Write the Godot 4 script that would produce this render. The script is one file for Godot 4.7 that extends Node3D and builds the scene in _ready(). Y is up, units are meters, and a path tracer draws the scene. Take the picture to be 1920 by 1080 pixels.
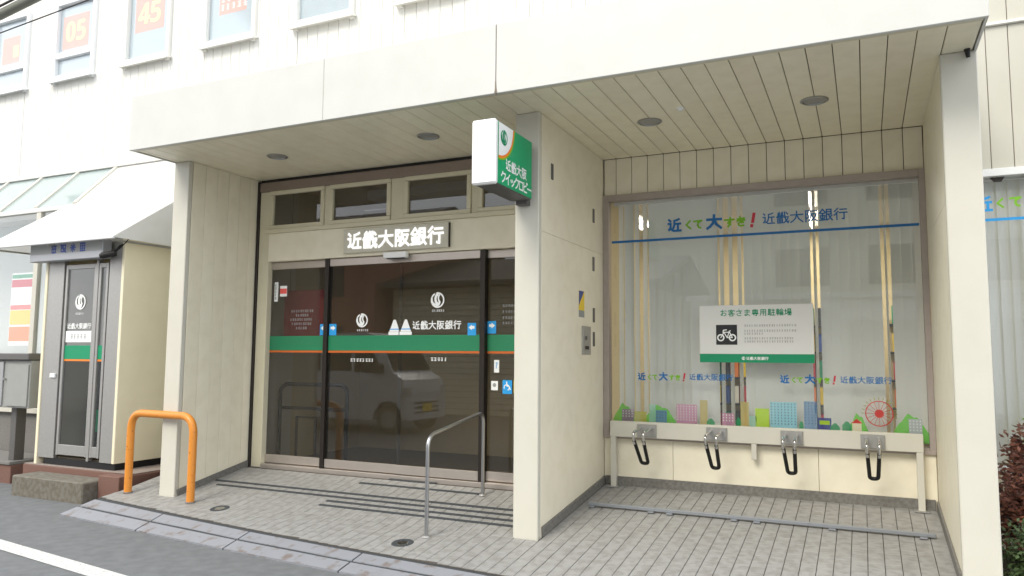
extends Node3D
# Entrance of a small bank branch under a deep canopy, seen from across the pavement on an overcast day.

const HS := 3.257          # soffit
const HT := 3.765          # canopy top
const OV := 0.525          # canopy front
const ZF := -1.604         # main facade
const ZD := -0.958         # entrance doors
const XL0 := -3.95
const XL1 := -3.749
const XM0 := -0.202
const XR0 := 2.723
const XR1 := 2.922
const ROAD := -0.15

var M := {}
var rng := RandomNumberGenerator.new()
var taken := {}
var box_cache := {}
var cam_pos := Vector3(2.2417, 1.35, 5.2719)
var cam: Camera3D

# ---------------------------------------------------------------- helpers
func numbered(n: String) -> String:
	if not taken.has(n):
		taken[n] = 0
		return n
	taken[n] += 1
	return "%s_%03d" % [n, taken[n]]

func thing(called: String, label: String, category: String, at := Vector3.ZERO, group := "", kind := "") -> Node3D:
	var o := Node3D.new()
	o.name = numbered(called)
	add_child(o, true)
	o.position = at
	if label != "": o.set_meta("label", label)
	if category != "": o.set_meta("category", category)
	if group != "": o.set_meta("group", group)
	if kind != "": o.set_meta("kind", kind)
	return o

func part(parent: Node3D, called: String, at := Vector3.ZERO) -> Node3D:
	var o := Node3D.new()
	o.name = called
	parent.add_child(o, true)
	o.position = at
	return o

func put(parent: Node3D, called: String, mesh: Mesh, m: Material, at := Vector3.ZERO, rot := Vector3.ZERO) -> MeshInstance3D:
	var o := MeshInstance3D.new()
	o.name = called
	o.mesh = mesh
	o.material_override = m
	parent.add_child(o, true)
	o.position = at
	o.rotation = rot
	if called == "small_lettering": o.set_meta("kind", "stuff")
	return o

func tri(st: SurfaceTool, a: Vector3, b: Vector3, c: Vector3, n: Vector3) -> void:
	var f := (b - a).cross(c - a)
	if f.length_squared() < 1e-16: return
	st.set_normal(n if n != Vector3.ZERO else f.normalized())
	if f.dot(n) > 0.0:
		st.add_vertex(a); st.add_vertex(c); st.add_vertex(b)
	else:
		st.add_vertex(a); st.add_vertex(b); st.add_vertex(c)

func quad(st: SurfaceTool, a: Vector3, b: Vector3, c: Vector3, d: Vector3, out: Vector3) -> void:
	var f := (b - a).cross(c - a)
	if f.length_squared() < 1e-16: f = (c - a).cross(d - a)
	f = f.normalized()
	if f.dot(out) < 0.0: f = -f
	tri(st, a, b, c, f)
	tri(st, a, c, d, f)

func start() -> SurfaceTool:
	var st := SurfaceTool.new()
	st.begin(Mesh.PRIMITIVE_TRIANGLES)
	return st

# bevelled box into a SurfaceTool
func add_box(st: SurfaceTool, size: Vector3, at := Vector3.ZERO, c := 0.0, basis := Basis.IDENTITY) -> void:
	var h := size * 0.5
	c = minf(c, minf(h.x, minf(h.y, h.z)) * 0.45)
	if c <= 0.0:
		for ax in 3:
			for s in [-1.0, 1.0]:
				var n := Vector3.ZERO
				n[ax] = s
				var u := (ax + 1) % 3
				var v := (ax + 2) % 3
				var ps := []
				for k in [[-1, -1], [1, -1], [1, 1], [-1, 1]]:
					var p := Vector3.ZERO
					p[ax] = s * h[ax]; p[u] = k[0] * h[u]; p[v] = k[1] * h[v]
					ps.append(basis * p + at)
				quad(st, ps[0], ps[1], ps[2], ps[3], basis * n)
		return
	for ax in 3:
		var u := (ax + 1) % 3
		var v := (ax + 2) % 3
		for s in [-1.0, 1.0]:
			var n := Vector3.ZERO
			n[ax] = s
			var ps := []
			for k in [[-1, -1], [1, -1], [1, 1], [-1, 1]]:
				var p := Vector3.ZERO
				p[ax] = s * h[ax]; p[u] = k[0] * (h[u] - c); p[v] = k[1] * (h[v] - c)
				ps.append(basis * p + at)
			quad(st, ps[0], ps[1], ps[2], ps[3], basis * n)
		for su in [-1.0, 1.0]:
			for sv in [-1.0, 1.0]:
				var n2 := Vector3.ZERO
				n2[u] = su; n2[v] = sv
				var q := []
				for e in [[-1.0, 0], [1.0, 0], [1.0, 1], [-1.0, 1]]:
					var p := Vector3.ZERO
					p[ax] = e[0] * (h[ax] - c)
					p[u] = su * (h[u] - (0.0 if e[1] == 0 else c))
					p[v] = sv * (h[v] - (c if e[1] == 0 else 0.0))
					q.append(basis * p + at)
				quad(st, q[0], q[1], q[2], q[3], basis * n2)
	for sx in [-1.0, 1.0]:
		for sy in [-1.0, 1.0]:
			for sz in [-1.0, 1.0]:
				var a := Vector3(sx * h.x, sy * (h.y - c), sz * (h.z - c))
				var b := Vector3(sx * (h.x - c), sy * h.y, sz * (h.z - c))
				var d := Vector3(sx * (h.x - c), sy * (h.y - c), sz * h.z)
				tri(st, basis * a + at, basis * b + at, basis * d + at, (basis * Vector3(sx, sy, sz)).normalized())

func box_mesh(size: Vector3, c := 0.003) -> Mesh:
	var key := "%.4f %.4f %.4f %.4f" % [size.x, size.y, size.z, c]
	if not box_cache.has(key):
		var st := start()
		add_box(st, size, Vector3.ZERO, c)
		box_cache[key] = st.commit()
	return box_cache[key]

# box from min corner to max corner
func bx(parent: Node3D, called: String, m: Material, x0: float, x1: float, y0: float, y1: float, z0: float, z1: float, c := 0.003) -> MeshInstance3D:
	return put(parent, called, box_mesh(Vector3(absf(x1 - x0), absf(y1 - y0), absf(z1 - z0)), c), m, Vector3((x0 + x1) / 2, (y0 + y1) / 2, (z0 + z1) / 2))

# sheet with a slope: four corners and a thickness downwards
func add_slab(st: SurfaceTool, a: Vector3, b: Vector3, c: Vector3, d: Vector3, t: Vector3) -> void:
	var ctr := (a + b + c + d) / 4 + t / 2
	quad(st, a, b, c, d, -t)
	quad(st, a + t, b + t, c + t, d + t, t)
	for e in [[a, b], [b, c], [c, d], [d, a]]:
		quad(st, e[0], e[1], e[1] + t, e[0] + t, (e[0] + e[1]) / 2 + t / 2 - ctr)

func add_tube(st: SurfaceTool, pts: Array, r: float, sides := 14, caps := true) -> void:
	var rings := []
	var up := Vector3.ZERO
	for i in pts.size():
		var d: Vector3
		if i == 0: d = pts[1] - pts[0]
		elif i == pts.size() - 1: d = pts[i] - pts[i - 1]
		else: d = (pts[i] - pts[i - 1]).normalized() + (pts[i + 1] - pts[i]).normalized()
		d = d.normalized()
		if up == Vector3.ZERO: up = d.cross(Vector3(0.31, 0.52, 0.79)).normalized()
		up = (up - d * up.dot(d)).normalized()
		var side := d.cross(up)
		var ring := []
		for k in sides:
			var a := TAU * k / sides
			ring.append([pts[i] + (up * cos(a) + side * sin(a)) * r, up * cos(a) + side * sin(a)])
		rings.append(ring)
	for i in pts.size() - 1:
		for k in sides:
			var q: Array = [rings[i][k], rings[i][(k + 1) % sides], rings[i + 1][(k + 1) % sides], rings[i + 1][k]]
			for t in [[0, 1, 2], [0, 2, 3]]:
				var pa: Vector3 = q[t[0]][0]
				var pb: Vector3 = q[t[1]][0]
				var pc: Vector3 = q[t[2]][0]
				var f := (pb - pa).cross(pc - pa)
				var order: Array = t
				if f.dot(q[t[0]][1]) > 0.0: order = [t[0], t[2], t[1]]
				for j in order:
					st.set_normal(q[j][1])
					st.add_vertex(q[j][0])
	if caps:
		for e in [0, pts.size() - 1]:
			var n: Vector3 = (pts[0] - pts[1]).normalized() if e == 0 else (pts[e] - pts[e - 1]).normalized()
			for k in sides:
				tri(st, pts[e], rings[e][k][0], rings[e][(k + 1) % sides][0], n)

func tube(parent: Node3D, called: String, m: Material, pts: Array, r: float, sides := 14) -> MeshInstance3D:
	var st := start()
	add_tube(st, pts, r, sides)
	return put(parent, called, st.commit(), m)

# surface of revolution round +y, profile of (radius, height)
func lathe(prof: Array, sides := 32) -> Mesh:
	var st := start()
	for i in prof.size() - 1:
		var p: Vector2 = prof[i]
		var q: Vector2 = prof[i + 1]
		var dn := Vector2(q.y - p.y, -(q.x - p.x)).normalized()
		for k in sides:
			var a := TAU * k / sides
			var b := TAU * (k + 1) / sides
			var mid := (a + b) / 2
			var n := Vector3(cos(mid) * dn.x, dn.y, sin(mid) * dn.x)
			quad(st, Vector3(cos(a) * p.x, p.y, sin(a) * p.x), Vector3(cos(b) * p.x, p.y, sin(b) * p.x), Vector3(cos(b) * q.x, q.y, sin(b) * q.x), Vector3(cos(a) * q.x, q.y, sin(a) * q.x), n)
	return st.commit()

# flat outline with thickness, outline in xy, front at z = 0
func add_prism(st: SurfaceTool, poly: PackedVector2Array, t: float, basis := Basis.IDENTITY, at := Vector3.ZERO) -> void:
	var idx := Geometry2D.triangulate_polygon(poly)
	for i in range(0, idx.size(), 3):
		var a := poly[idx[i]]
		var b := poly[idx[i + 1]]
		var c := poly[idx[i + 2]]
		tri(st, basis * Vector3(a.x, a.y, 0) + at, basis * Vector3(b.x, b.y, 0) + at, basis * Vector3(c.x, c.y, 0) + at, basis * Vector3.BACK)
		if t > 0.0: tri(st, basis * Vector3(a.x, a.y, -t) + at, basis * Vector3(b.x, b.y, -t) + at, basis * Vector3(c.x, c.y, -t) + at, basis * Vector3.FORWARD)
	if t > 0.0:
		var sgn := -1.0 if Geometry2D.is_polygon_clockwise(poly) else 1.0
		for i in poly.size():
			var p := poly[i]
			var q := poly[(i + 1) % poly.size()]
			var d := (q - p).normalized()
			quad(st, basis * Vector3(p.x, p.y, 0) + at, basis * Vector3(q.x, q.y, 0) + at, basis * Vector3(q.x, q.y, -t) + at, basis * Vector3(p.x, p.y, -t) + at, basis * Vector3(d.y * sgn, -d.x * sgn, 0))

func prism(poly: PackedVector2Array, t: float) -> Mesh:
	var st := start()
	add_prism(st, poly, t)
	return st.commit()

func disc_poly(r: float, n := 28, cx := 0.0, cy := 0.0) -> PackedVector2Array:
	var p := PackedVector2Array()
	for i in n: p.append(Vector2(cx + cos(TAU * i / n) * r, cy + sin(TAU * i / n) * r))
	return p

# ---------------------------------------------------------------- lettering from brush strokes (100 x 100 grid, y down)
const GLYPH := {
	"近": "82,8 70,14 48,19;50,19 50,45 46,62 38,76;50,40 92,40;74,40 74,78;12,10 24,22;8,38 24,38 24,66 12,82;12,80 26,76 45,88 94,88",
	"畿": "28,6 16,20 28,26;30,18 12,38 34,34;50,6 40,20 50,26;52,18 36,38 56,34;6,46 94,46;14,58 48,58 48,90 14,90 14,58;31,58 31,90;14,74 48,74;66,6 68,46 76,74 90,92 95,78;90,56 78,76 58,92;78,12 88,24",
	"大": "6,34 94,34;50,6 50,34 42,60 24,80 6,92;52,38 64,66 94,92",
	"阪": "12,8 12,94;12,10 34,10 24,36 34,50 32,64 18,66;44,14 92,14;48,14 48,46 44,70 34,92;50,36 86,36 78,60 62,78 44,92;54,46 66,70 94,92",
	"銀": "28,6 6,36;28,6 48,32;16,38 42,38;10,56 46,56;28,38 28,88;12,66 18,80;44,66 38,80;6,90 48,88;56,10 88,10 88,46 56,46;56,28 88,28;56,10 56,90 74,82;70,48 78,70 96,92;94,56 80,68",
	"行": "32,6 8,30;34,30 6,58;24,48 24,94;46,16 92,16;42,40 96,40;74,40 74,90 60,86",
	"く": "66,10 28,50 70,90",
	"て": "10,20 88,16;86,16 54,34 48,60 60,82 78,88",
	"す": "6,28 94,26;58,6 58,56 50,68 38,62 38,50 48,44 58,52 56,74 36,94",
	"き": "16,26 82,20;14,44 86,38;38,6 72,62;70,62 40,58;28,66 28,82 44,92 76,90",
	"！": "60,6 50,62;44,84 43,92",
	"ク": "38,6 26,28 8,46;34,20 86,20 76,50 56,76 28,94",
	"イ": "84,8 54,36 8,58;54,36 54,94",
	"ッ": "18,46 26,64;42,40 50,58;84,42 74,70 40,94",
	"ロ": "14,18 86,18 86,86 14,86 14,18",
	"ビ": "20,10 20,80 30,88 84,88;20,48 74,30;76,4 82,16;90,2 96,14",
	"ー": "8,50 92,50",
	"お": "10,28 58,26;34,6 34,84 18,84 14,72 30,58 60,48 82,58 84,76 68,90 52,88;70,14 90,30",
	"客": "50,4 50,16;10,30 10,18 90,18 90,30;42,26 18,48;36,34 70,34 50,54 8,70;40,40 62,56 94,70;28,68 72,68 72,94 28,94 28,68",
	"さ": "10,30 88,24;44,6 74,58;74,58 44,56;22,60 22,80 40,92 74,90",
	"ま": "16,22 84,22;16,42 84,42;50,6 50,82 36,92 18,86 22,72 44,70 84,90",
	"専": "12,16 88,16;50,4 50,58;18,28 82,28 82,58 18,58 18,28;18,43 82,43;6,68 94,68;70,58 70,92 54,90;26,74 38,86",
	"用": "18,10 18,60 8,92;18,10 84,10 84,92 72,90;18,34 84,34;18,58 84,58;50,10 50,92",
	"駐": "12,8 12,60;12,8 46,8;12,26 44,26;12,43 44,43;30,8 30,58;12,60 46,60 44,92 36,90;8,70 6,88;18,72 20,84;28,72 30,82;70,4 78,14;54,22 96,22;56,52 94,52;52,90 98,90;75,22 75,90",
	"輪": "8,14 44,14;12,28 42,28 42,60 12,60 12,28;12,44 42,44;4,74 48,74;27,4 27,94;74,4 52,30;74,4 98,30;64,32 84,32;56,46 94,46 94,92;56,46 56,92;68,46 68,90;81,46 81,90;56,66 94,66",
	"場": "6,34 36,34;21,8 21,76;4,80 40,70;50,6 88,6 88,38 50,38 50,6;50,22 88,22;42,50 96,50;56,50 40,72;54,60 92,60 88,92 76,90;68,62 50,90;80,62 64,92",
}

func add_stroke(st: SurfaceTool, pts: PackedVector2Array, w: float, z: float) -> float:
	for i in pts.size() - 1:
		var a := pts[i]
		var b := pts[i + 1]
		var d := (b - a).normalized()
		var n := Vector2(-d.y, d.x) * w * 0.5
		a -= d * w * 0.35
		b += d * w * 0.35
		quad(st, Vector3(a.x + n.x, a.y + n.y, z), Vector3(b.x + n.x, b.y + n.y, z), Vector3(b.x - n.x, b.y - n.y, z), Vector3(a.x - n.x, a.y - n.y, z), Vector3.BACK)
		z += 0.00004
	return z

func add_glyph(st: SurfaceTool, ch: String, cx: float, cy: float, size: float, w: float, z := 0.0) -> void:
	for s in GLYPH[ch].split(";"):
		var pts := PackedVector2Array()
		for p in s.split(" "):
			var c: PackedStringArray = p.split(",")
			pts.append(Vector2(cx + (c[0].to_float() - 50.0) / 100.0 * size, cy - (c[1].to_float() - 50.0) / 100.0 * size))
		z = add_stroke(st, pts, w * size, z)

func put_row(parent: Node3D, text: String, pitch: float, size: float, w: float, m: Material, tr: Transform3D) -> void:
	for i in text.length():
		var st := start()
		add_glyph(st, text[i], 0, 0, size, w)
		var o := put(parent, "character", st.commit(), m)
		o.transform = tr * Transform3D(Basis.IDENTITY, Vector3((i - (text.length() - 1) / 2.0) * pitch, 0, 0))

func glyph_row(text: String, pitch: float, size: float, w := 0.1) -> Mesh:
	var st := start()
	for i in text.length():
		add_glyph(st, text[i], (i - (text.length() - 1) / 2.0) * pitch, 0, size, w)
	return st.commit()

# rows of print too small to read
func fine_print(rows: Array, height: float, seed_value: int) -> Mesh:
	var r := RandomNumberGenerator.new()
	r.seed = seed_value
	var st := start()
	for row in rows:
		var x: float = row[0]
		while x < row[1]:
			var w := height * r.randf_range(0.5, 0.95)
			for k in 3:
				var yy: float = row[2] + (k - 1) * height * 0.36
				var a := x + w * r.randf_range(0.0, 0.25)
				quad(st, Vector3(a, yy, 0), Vector3(x + w * r.randf_range(0.75, 1.0), yy, 0), Vector3(x + w, yy + height * 0.13, 0), Vector3(a, yy + height * 0.13, 0), Vector3.BACK)
			var vx := x + w * 0.5
			quad(st, Vector3(vx, row[2] - height * 0.45, 0.00005), Vector3(vx + height * 0.12, row[2] - height * 0.45, 0.00005), Vector3(vx + height * 0.12, row[2] + height * 0.45, 0.00005), Vector3(vx, row[2] + height * 0.45, 0.00005), Vector3.BACK)
			x += height * 1.08
	return st.commit()

func arc_pts(cx: float, cy: float, r: float, a0: float, a1: float, n := 14) -> PackedVector2Array:
	var p := PackedVector2Array()
	for i in n + 1:
		var a := deg_to_rad(lerpf(a0, a1, float(i) / n))
		p.append(Vector2(cx + cos(a) * r, cy + sin(a) * r))
	return p

# round emblem with two curling bands
func emblem(r: float) -> Mesh:
	var st := start()
	var z := 0.0
	z = add_stroke(st, arc_pts(0, 0, r * 0.9, -150, 100, 24), r * 0.2, z)
	z = add_stroke(st, arc_pts(0, 0, r * 0.9, 120, 200, 10), r * 0.2, z + 0.0001)
	z = add_stroke(st, arc_pts(r * 0.45, r * 0.15, r * 0.75, 130, 235, 12), r * 0.34, z + 0.0001)
	z = add_stroke(st, arc_pts(r * 0.75, r * 0.25, r * 0.62, 140, 230, 10), r * 0.22, z + 0.0001)
	z = add_stroke(st, arc_pts(-r * 0.2, r * 0.05, r * 0.62, 170, 290, 12), r * 0.26, z + 0.0001)
	z = add_stroke(st, arc_pts(-r * 0.15, -r * 0.25, r * 0.45, -90, -10, 8), r * 0.3, z + 0.0001)
	return st.commit()

# ---------------------------------------------------------------- materials
func noise_tex(freq: float, lo: Color, hi: Color, size := 512, octaves := 4, sd := 1, kind := FastNoiseLite.TYPE_SIMPLEX_SMOOTH, p0 := 0.0, p1 := 1.0) -> NoiseTexture2D:
	var n := FastNoiseLite.new()
	n.noise_type = kind
	n.seed = sd
	n.frequency = freq
	n.fractal_octaves = octaves
	var t := NoiseTexture2D.new()
	t.width = size
	t.height = size
	t.seamless = true
	t.noise = n
	var g := Gradient.new()
	g.set_color(0, lo)
	g.set_color(1, hi)
	g.set_offset(0, p0)
	g.set_offset(1, p1)
	t.color_ramp = g
	return t

func mat(c: Color, rough := 0.6, metal := 0.0, tex: Texture2D = null, scale := 1.0, bump: Texture2D = null, bump_cm := 0.1) -> StandardMaterial3D:
	var m := StandardMaterial3D.new()
	m.albedo_color = c
	m.roughness = rough
	m.metallic = metal
	if tex:
		m.albedo_texture = tex
		m.uv1_triplanar = true
		m.uv1_world_triplanar = true
		m.uv1_scale = Vector3.ONE * scale
	if bump:
		m.heightmap_enabled = true
		m.heightmap_texture = bump
		m.heightmap_scale = bump_cm
		m.uv1_triplanar = true
		m.uv1_world_triplanar = true
		m.uv1_scale = Vector3.ONE * scale
	return m

func rgb8(r: int, g: int, b: int) -> Color:
	return Color(r / 255.0, g / 255.0, b / 255.0)

func glass(tint: Color, a: float) -> StandardMaterial3D:
	var m := StandardMaterial3D.new()
	m.albedo_color = Color(tint.r, tint.g, tint.b, a)
	m.transparency = BaseMaterial3D.TRANSPARENCY_ALPHA
	m.roughness = 0.0
	return m

func film(c: Color, a: float) -> StandardMaterial3D:
	var m := StandardMaterial3D.new()
	m.albedo_color = Color(c.r, c.g, c.b, a)
	m.transparency = BaseMaterial3D.TRANSPARENCY_ALPHA
	m.roughness = 0.5
	return m

func make_materials() -> void:
	var grime := noise_tex(0.012, Color(0.988, 0.987, 0.984), Color(1, 1, 1), 512, 5, 3, FastNoiseLite.TYPE_SIMPLEX_SMOOTH, 0.2, 0.65)
	var streak := noise_tex(0.02, Color(0.98, 0.977, 0.97), Color(1, 1, 1), 512, 5, 8, FastNoiseLite.TYPE_SIMPLEX_SMOOTH, 0.15, 0.6)
	var coarse := noise_tex(0.09, Color(0.72, 0.72, 0.72), Color(1.0, 1.0, 1.0), 512, 4, 11)
	var asphalt := noise_tex(0.01, Color(0.89, 0.89, 0.89), Color(1, 1, 1), 1024, 9, 21, FastNoiseLite.TYPE_SIMPLEX_SMOOTH, 0.1, 0.9)
	var grain := noise_tex(0.3, Color(0.0, 0.0, 0.0), Color(1, 1, 1), 512, 3, 22)
	var rust := noise_tex(0.014, Color(0.97, 0.98, 1.0), Color(0.8, 0.7, 0.64), 1024, 6, 31, FastNoiseLite.TYPE_SIMPLEX_SMOOTH, 0.62, 0.9)
	var chips := noise_tex(0.02, Color(1, 1, 1), Color(0.55, 0.45, 0.38), 512, 5, 41, FastNoiseLite.TYPE_SIMPLEX_SMOOTH, 0.82, 0.85)
	var tilespot := noise_tex(0.018, Color(0.9, 0.895, 0.885), Color(1, 1, 1), 1024, 6, 51, FastNoiseLite.TYPE_SIMPLEX_SMOOTH, 0.25, 0.6)
	M.panel = mat(rgb8(208, 208, 204), 0.42, 0.0, grime, 0.35)
	M.pillar = mat(rgb8(206, 203, 191), 0.4, 0.0, grime, 0.4)
	M.board_a = mat(rgb8(224, 223, 218), 0.5, 0.0, grime, 0.3)
	M.wing_board = mat(rgb8(190, 187, 175), 0.5, 0.0, grime, 0.3)
	M.board_b = mat(rgb8(221, 220, 214), 0.5, 0.0, grime, 0.3)
	M.cream_a = mat(rgb8(239, 232, 211), 0.45, 0.0, streak, 0.45)
	M.cream_b = mat(rgb8(236, 229, 207), 0.45, 0.0, streak, 0.45)
	M.cream_c = mat(rgb8(238, 231, 210), 0.5, 0.0, streak, 0.45)
	M.soffit_a = mat(rgb8(242, 235, 211), 0.3, 0.0, streak, 0.5)
	M.soffit_b = mat(rgb8(239, 231, 207), 0.3, 0.0, streak, 0.5)
	M.joint = mat(rgb8(105, 88, 74), 0.9)
	M.joint_pale = mat(rgb8(206, 203, 195), 0.9)
	M.frame_cream = mat(rgb8(216, 209, 184), 0.4, 0.0, grime, 0.8)
	M.alu = mat(rgb8(196, 188, 182), 0.38, 0.75, grime, 1.0)
	M.alu_dull = mat(rgb8(172, 161, 155), 0.45, 0.3, streak, 1.0)
	M.alu_white = mat(rgb8(226, 227, 228), 0.4, 0.1)
	M.bronze = mat(rgb8(52, 47, 44), 0.4, 0.5)
	M.shutter = mat(rgb8(146, 131, 122), 0.5, 0.3, streak, 1.0)
	M.white = mat(rgb8(240, 240, 238), 0.4)
	M.white_plastic = mat(rgb8(246, 246, 247), 0.25)
	M.awning = mat(rgb8(240, 240, 238), 0.7, 0.0, grime, 0.8)
	M.awning.backlight_enabled = true
	M.awning.backlight = Color(0.85, 0.85, 0.85)
	M.steel = mat(rgb8(176, 176, 178), 0.28, 0.95, grime, 1.2)
	M.steel_dull = mat(rgb8(172, 171, 168), 0.4, 0.55, streak, 2.0)
	M.steel_dark = mat(rgb8(112, 110, 108), 0.5, 0.6, streak, 1.5)
	M.chrome = mat(rgb8(205, 205, 206), 0.12, 1.0)
	M.rubber = mat(rgb8(24, 24, 25), 0.6)
	M.black = mat(rgb8(18, 18, 20), 0.5)
	M.orange = mat(rgb8(216, 138, 52), 0.38, 0.0, chips, 2.2)
	M.green = mat(rgb8(0, 162, 108), 0.35)
	M.green_print = mat(rgb8(0, 142, 98), 0.5)
	M.orange_print = mat(rgb8(236, 130, 40), 0.5)
	M.white_print = mat(rgb8(238, 240, 240), 0.5)
	M.grey_print = mat(rgb8(150, 152, 152), 0.6)
	M.black_print = mat(rgb8(32, 34, 38), 0.5)
	M.red_print = mat(rgb8(198, 44, 66), 0.5)
	M.blue_print = mat(rgb8(16, 104, 172), 0.5)
	M.lime_print = mat(rgb8(120, 182, 28), 0.5)
	M.sky_print = mat(rgb8(42, 156, 226), 0.4)
	M.yellow_print = mat(rgb8(238, 206, 40), 0.5)
	M.navy_print = mat(rgb8(36, 66, 146), 0.5)
	M.pink_print = mat(rgb8(236, 96, 92), 0.5)
	M.tile = mat(rgb8(152, 151, 149), 0.55, 0.0, tilespot, 0.55)
	M.grout = mat(rgb8(92, 87, 82), 0.95, 0.0, coarse, 2.0)
	M.strip = mat(rgb8(70, 74, 78), 0.8, 0.0, coarse, 3.0)
	M.concrete = mat(rgb8(142, 140, 136), 0.9, 0.0, coarse, 1.2, grain, 0.05)
	M.concrete_old = mat(rgb8(120, 116, 108), 0.92, 0.0, noise_tex(0.02, Color(0.84, 0.82, 0.77), Color(1, 1, 1), 512, 6, 61, FastNoiseLite.TYPE_SIMPLEX_SMOOTH, 0.15, 0.8), 1.3, grain, 0.06)
	M.skirting = mat(rgb8(126, 124, 120), 0.9, 0.0, noise_tex(0.03, Color(0.86, 0.85, 0.83), Color(1, 1, 1), 512, 5, 71, FastNoiseLite.TYPE_SIMPLEX_SMOOTH, 0.15, 0.8), 1.6)
	M.asphalt = mat(rgb8(112, 114, 116), 0.92, 0.0, asphalt, 0.6, grain, 0.1)
	M.road_paint = mat(rgb8(206, 206, 203), 0.8, 0.0, noise_tex(0.05, Color(0.75, 0.75, 0.74), Color(1, 1, 1), 512, 5, 81, FastNoiseLite.TYPE_SIMPLEX_SMOOTH, 0.2, 0.45), 1.5)
	M.plate = mat(rgb8(146, 147, 150), 0.6, 0.1, rust, 0.4)
	M.red_tile = mat(rgb8(138, 102, 90), 0.8, 0.0, coarse, 1.5)
	M.door_glass = glass(rgb8(46, 44, 41), 0.26)
	M.window_glass = glass(rgb8(150, 165, 165), 0.06)
	M.booth_glass = glass(rgb8(40, 46, 48), 0.16)
	M.blind = mat(rgb8(230, 232, 228), 0.85)
	M.blind.backlight_enabled = true
	M.blind.backlight = Color(0.5, 0.5, 0.48)
	M.room_wall = mat(rgb8(222, 208, 168), 0.9)
	M.room_floor = mat(rgb8(120, 116, 110), 0.6)
	M.room_ceiling = mat(rgb8(225, 224, 220), 0.9)
	M.lobby_wall = mat(rgb8(204, 186, 144), 0.85)
	M.lobby_floor = mat(rgb8(96, 86, 70), 0.5)
	M.lamp = mat(rgb8(255, 250, 238), 0.5)
	M.lamp.emission_enabled = true
	M.lamp.emission = rgb8(255, 249, 235)
	M.lamp.emission_energy_multiplier = 2.2
	M.upper_blind = mat(rgb8(196, 208, 216), 0.9, 0.0, grime, 0.6)
	M.cable = mat(rgb8(120, 122, 112), 0.7)
	M.wire = mat(rgb8(64, 60, 60), 0.7)
	M.leaf_red = mat(rgb8(92, 48, 36), 0.6)
	M.leaf_rust = mat(rgb8(112, 64, 44), 0.6)
	M.leaf_green = mat(rgb8(64, 84, 42), 0.55)
	M.leaf_lime = mat(rgb8(126, 164, 40), 0.55)
	for k in ["leaf_red", "leaf_rust", "leaf_green", "leaf_lime"]:
		M[k].backlight_enabled = true
		M[k].backlight = Color(0.35, 0.35, 0.35)
	M.stem = mat(rgb8(84, 62, 46), 0.9)
	M.soil = mat(rgb8(74, 60, 48), 0.95, 0.0, coarse, 3.0, grain, 0.5)
	M.van = mat(rgb8(206, 208, 210), 0.25)
	M.van.clearcoat_enabled = true
	M.van_glass = mat(rgb8(22, 25, 28), 0.08)
	M.lens = mat(rgb8(210, 212, 214), 0.15, 0.4)
	M.siding = mat(rgb8(228, 220, 196), 0.8, 0.0, streak, 0.4)
	M.brown_wall = mat(rgb8(166, 120, 102), 0.85, 0.0, streak, 0.4)
	M.roof_tile = mat(rgb8(74, 76, 80), 0.7, 0.0, coarse, 1.0)
	M.green_film = film(rgb8(30, 138, 96), 0.8)
	M.orange_film = film(rgb8(214, 108, 42), 0.8)
	M.poster_red = mat(rgb8(150, 30, 34), 0.6)
	M.roof_glass = glass(rgb8(190, 205, 205), 0.5)
	M.room_wall_cool = mat(rgb8(206, 212, 210), 0.9)
	M.cream_pale = mat(rgb8(238, 229, 200), 0.5, 0.0, grime, 0.5)
	M.alu_grey = mat(rgb8(168, 170, 174), 0.45, 0.4)
	M.sign_grey = mat(rgb8(150, 152, 152), 0.5)
	M.cabinet = mat(rgb8(158, 159, 156), 0.5, 0.2, grime, 1.0)
	M.cabinet_light = mat(rgb8(168, 168, 168), 0.4, 0.4, grime, 1.0)
	M.name_panel = mat(rgb8(204, 200, 184), 0.35, 0.1)
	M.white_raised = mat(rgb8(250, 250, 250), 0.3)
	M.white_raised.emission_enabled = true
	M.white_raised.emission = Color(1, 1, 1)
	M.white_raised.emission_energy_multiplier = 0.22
	M.sign_white = mat(rgb8(224, 224, 222), 0.4)
	M.steel_bar = mat(rgb8(150, 154, 160), 0.45, 0.5, streak, 1.5)
	M.olive_wall = mat(rgb8(182, 180, 166), 0.85, 0.0, streak, 0.4)
	M.paving_pink = mat(rgb8(170, 156, 148), 0.85, 0.0, coarse, 1.2)
	M.stain = mat(rgb8(128, 116, 102), 0.9)
	M.red_pale = mat(rgb8(236, 176, 166), 0.6)
	M.yellow_pale = mat(rgb8(248, 240, 176), 0.6)
	M.pale_wall = mat(rgb8(214, 216, 218), 0.8, 0.0, streak, 0.4)

# ---------------------------------------------------------------- floor heights
func floor_y(x: float, z: float) -> float:
	if z >= 0.0: return -0.114 * z
	return -0.19 * z if x < -0.1 else -0.114 * z

func ramp_z(x: float) -> float:
	var t := clampf((x + 4.6) / 4.6, 0.0, 1.0)
	return 0.215 + 0.1 * (x + 4.5) * (1.0 if x < 0.0 else 0.45 + 0.55 * 0.0) + 0.045 * sin(PI * t) + (0.0 if x < 0.0 else 0.2475)

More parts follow.
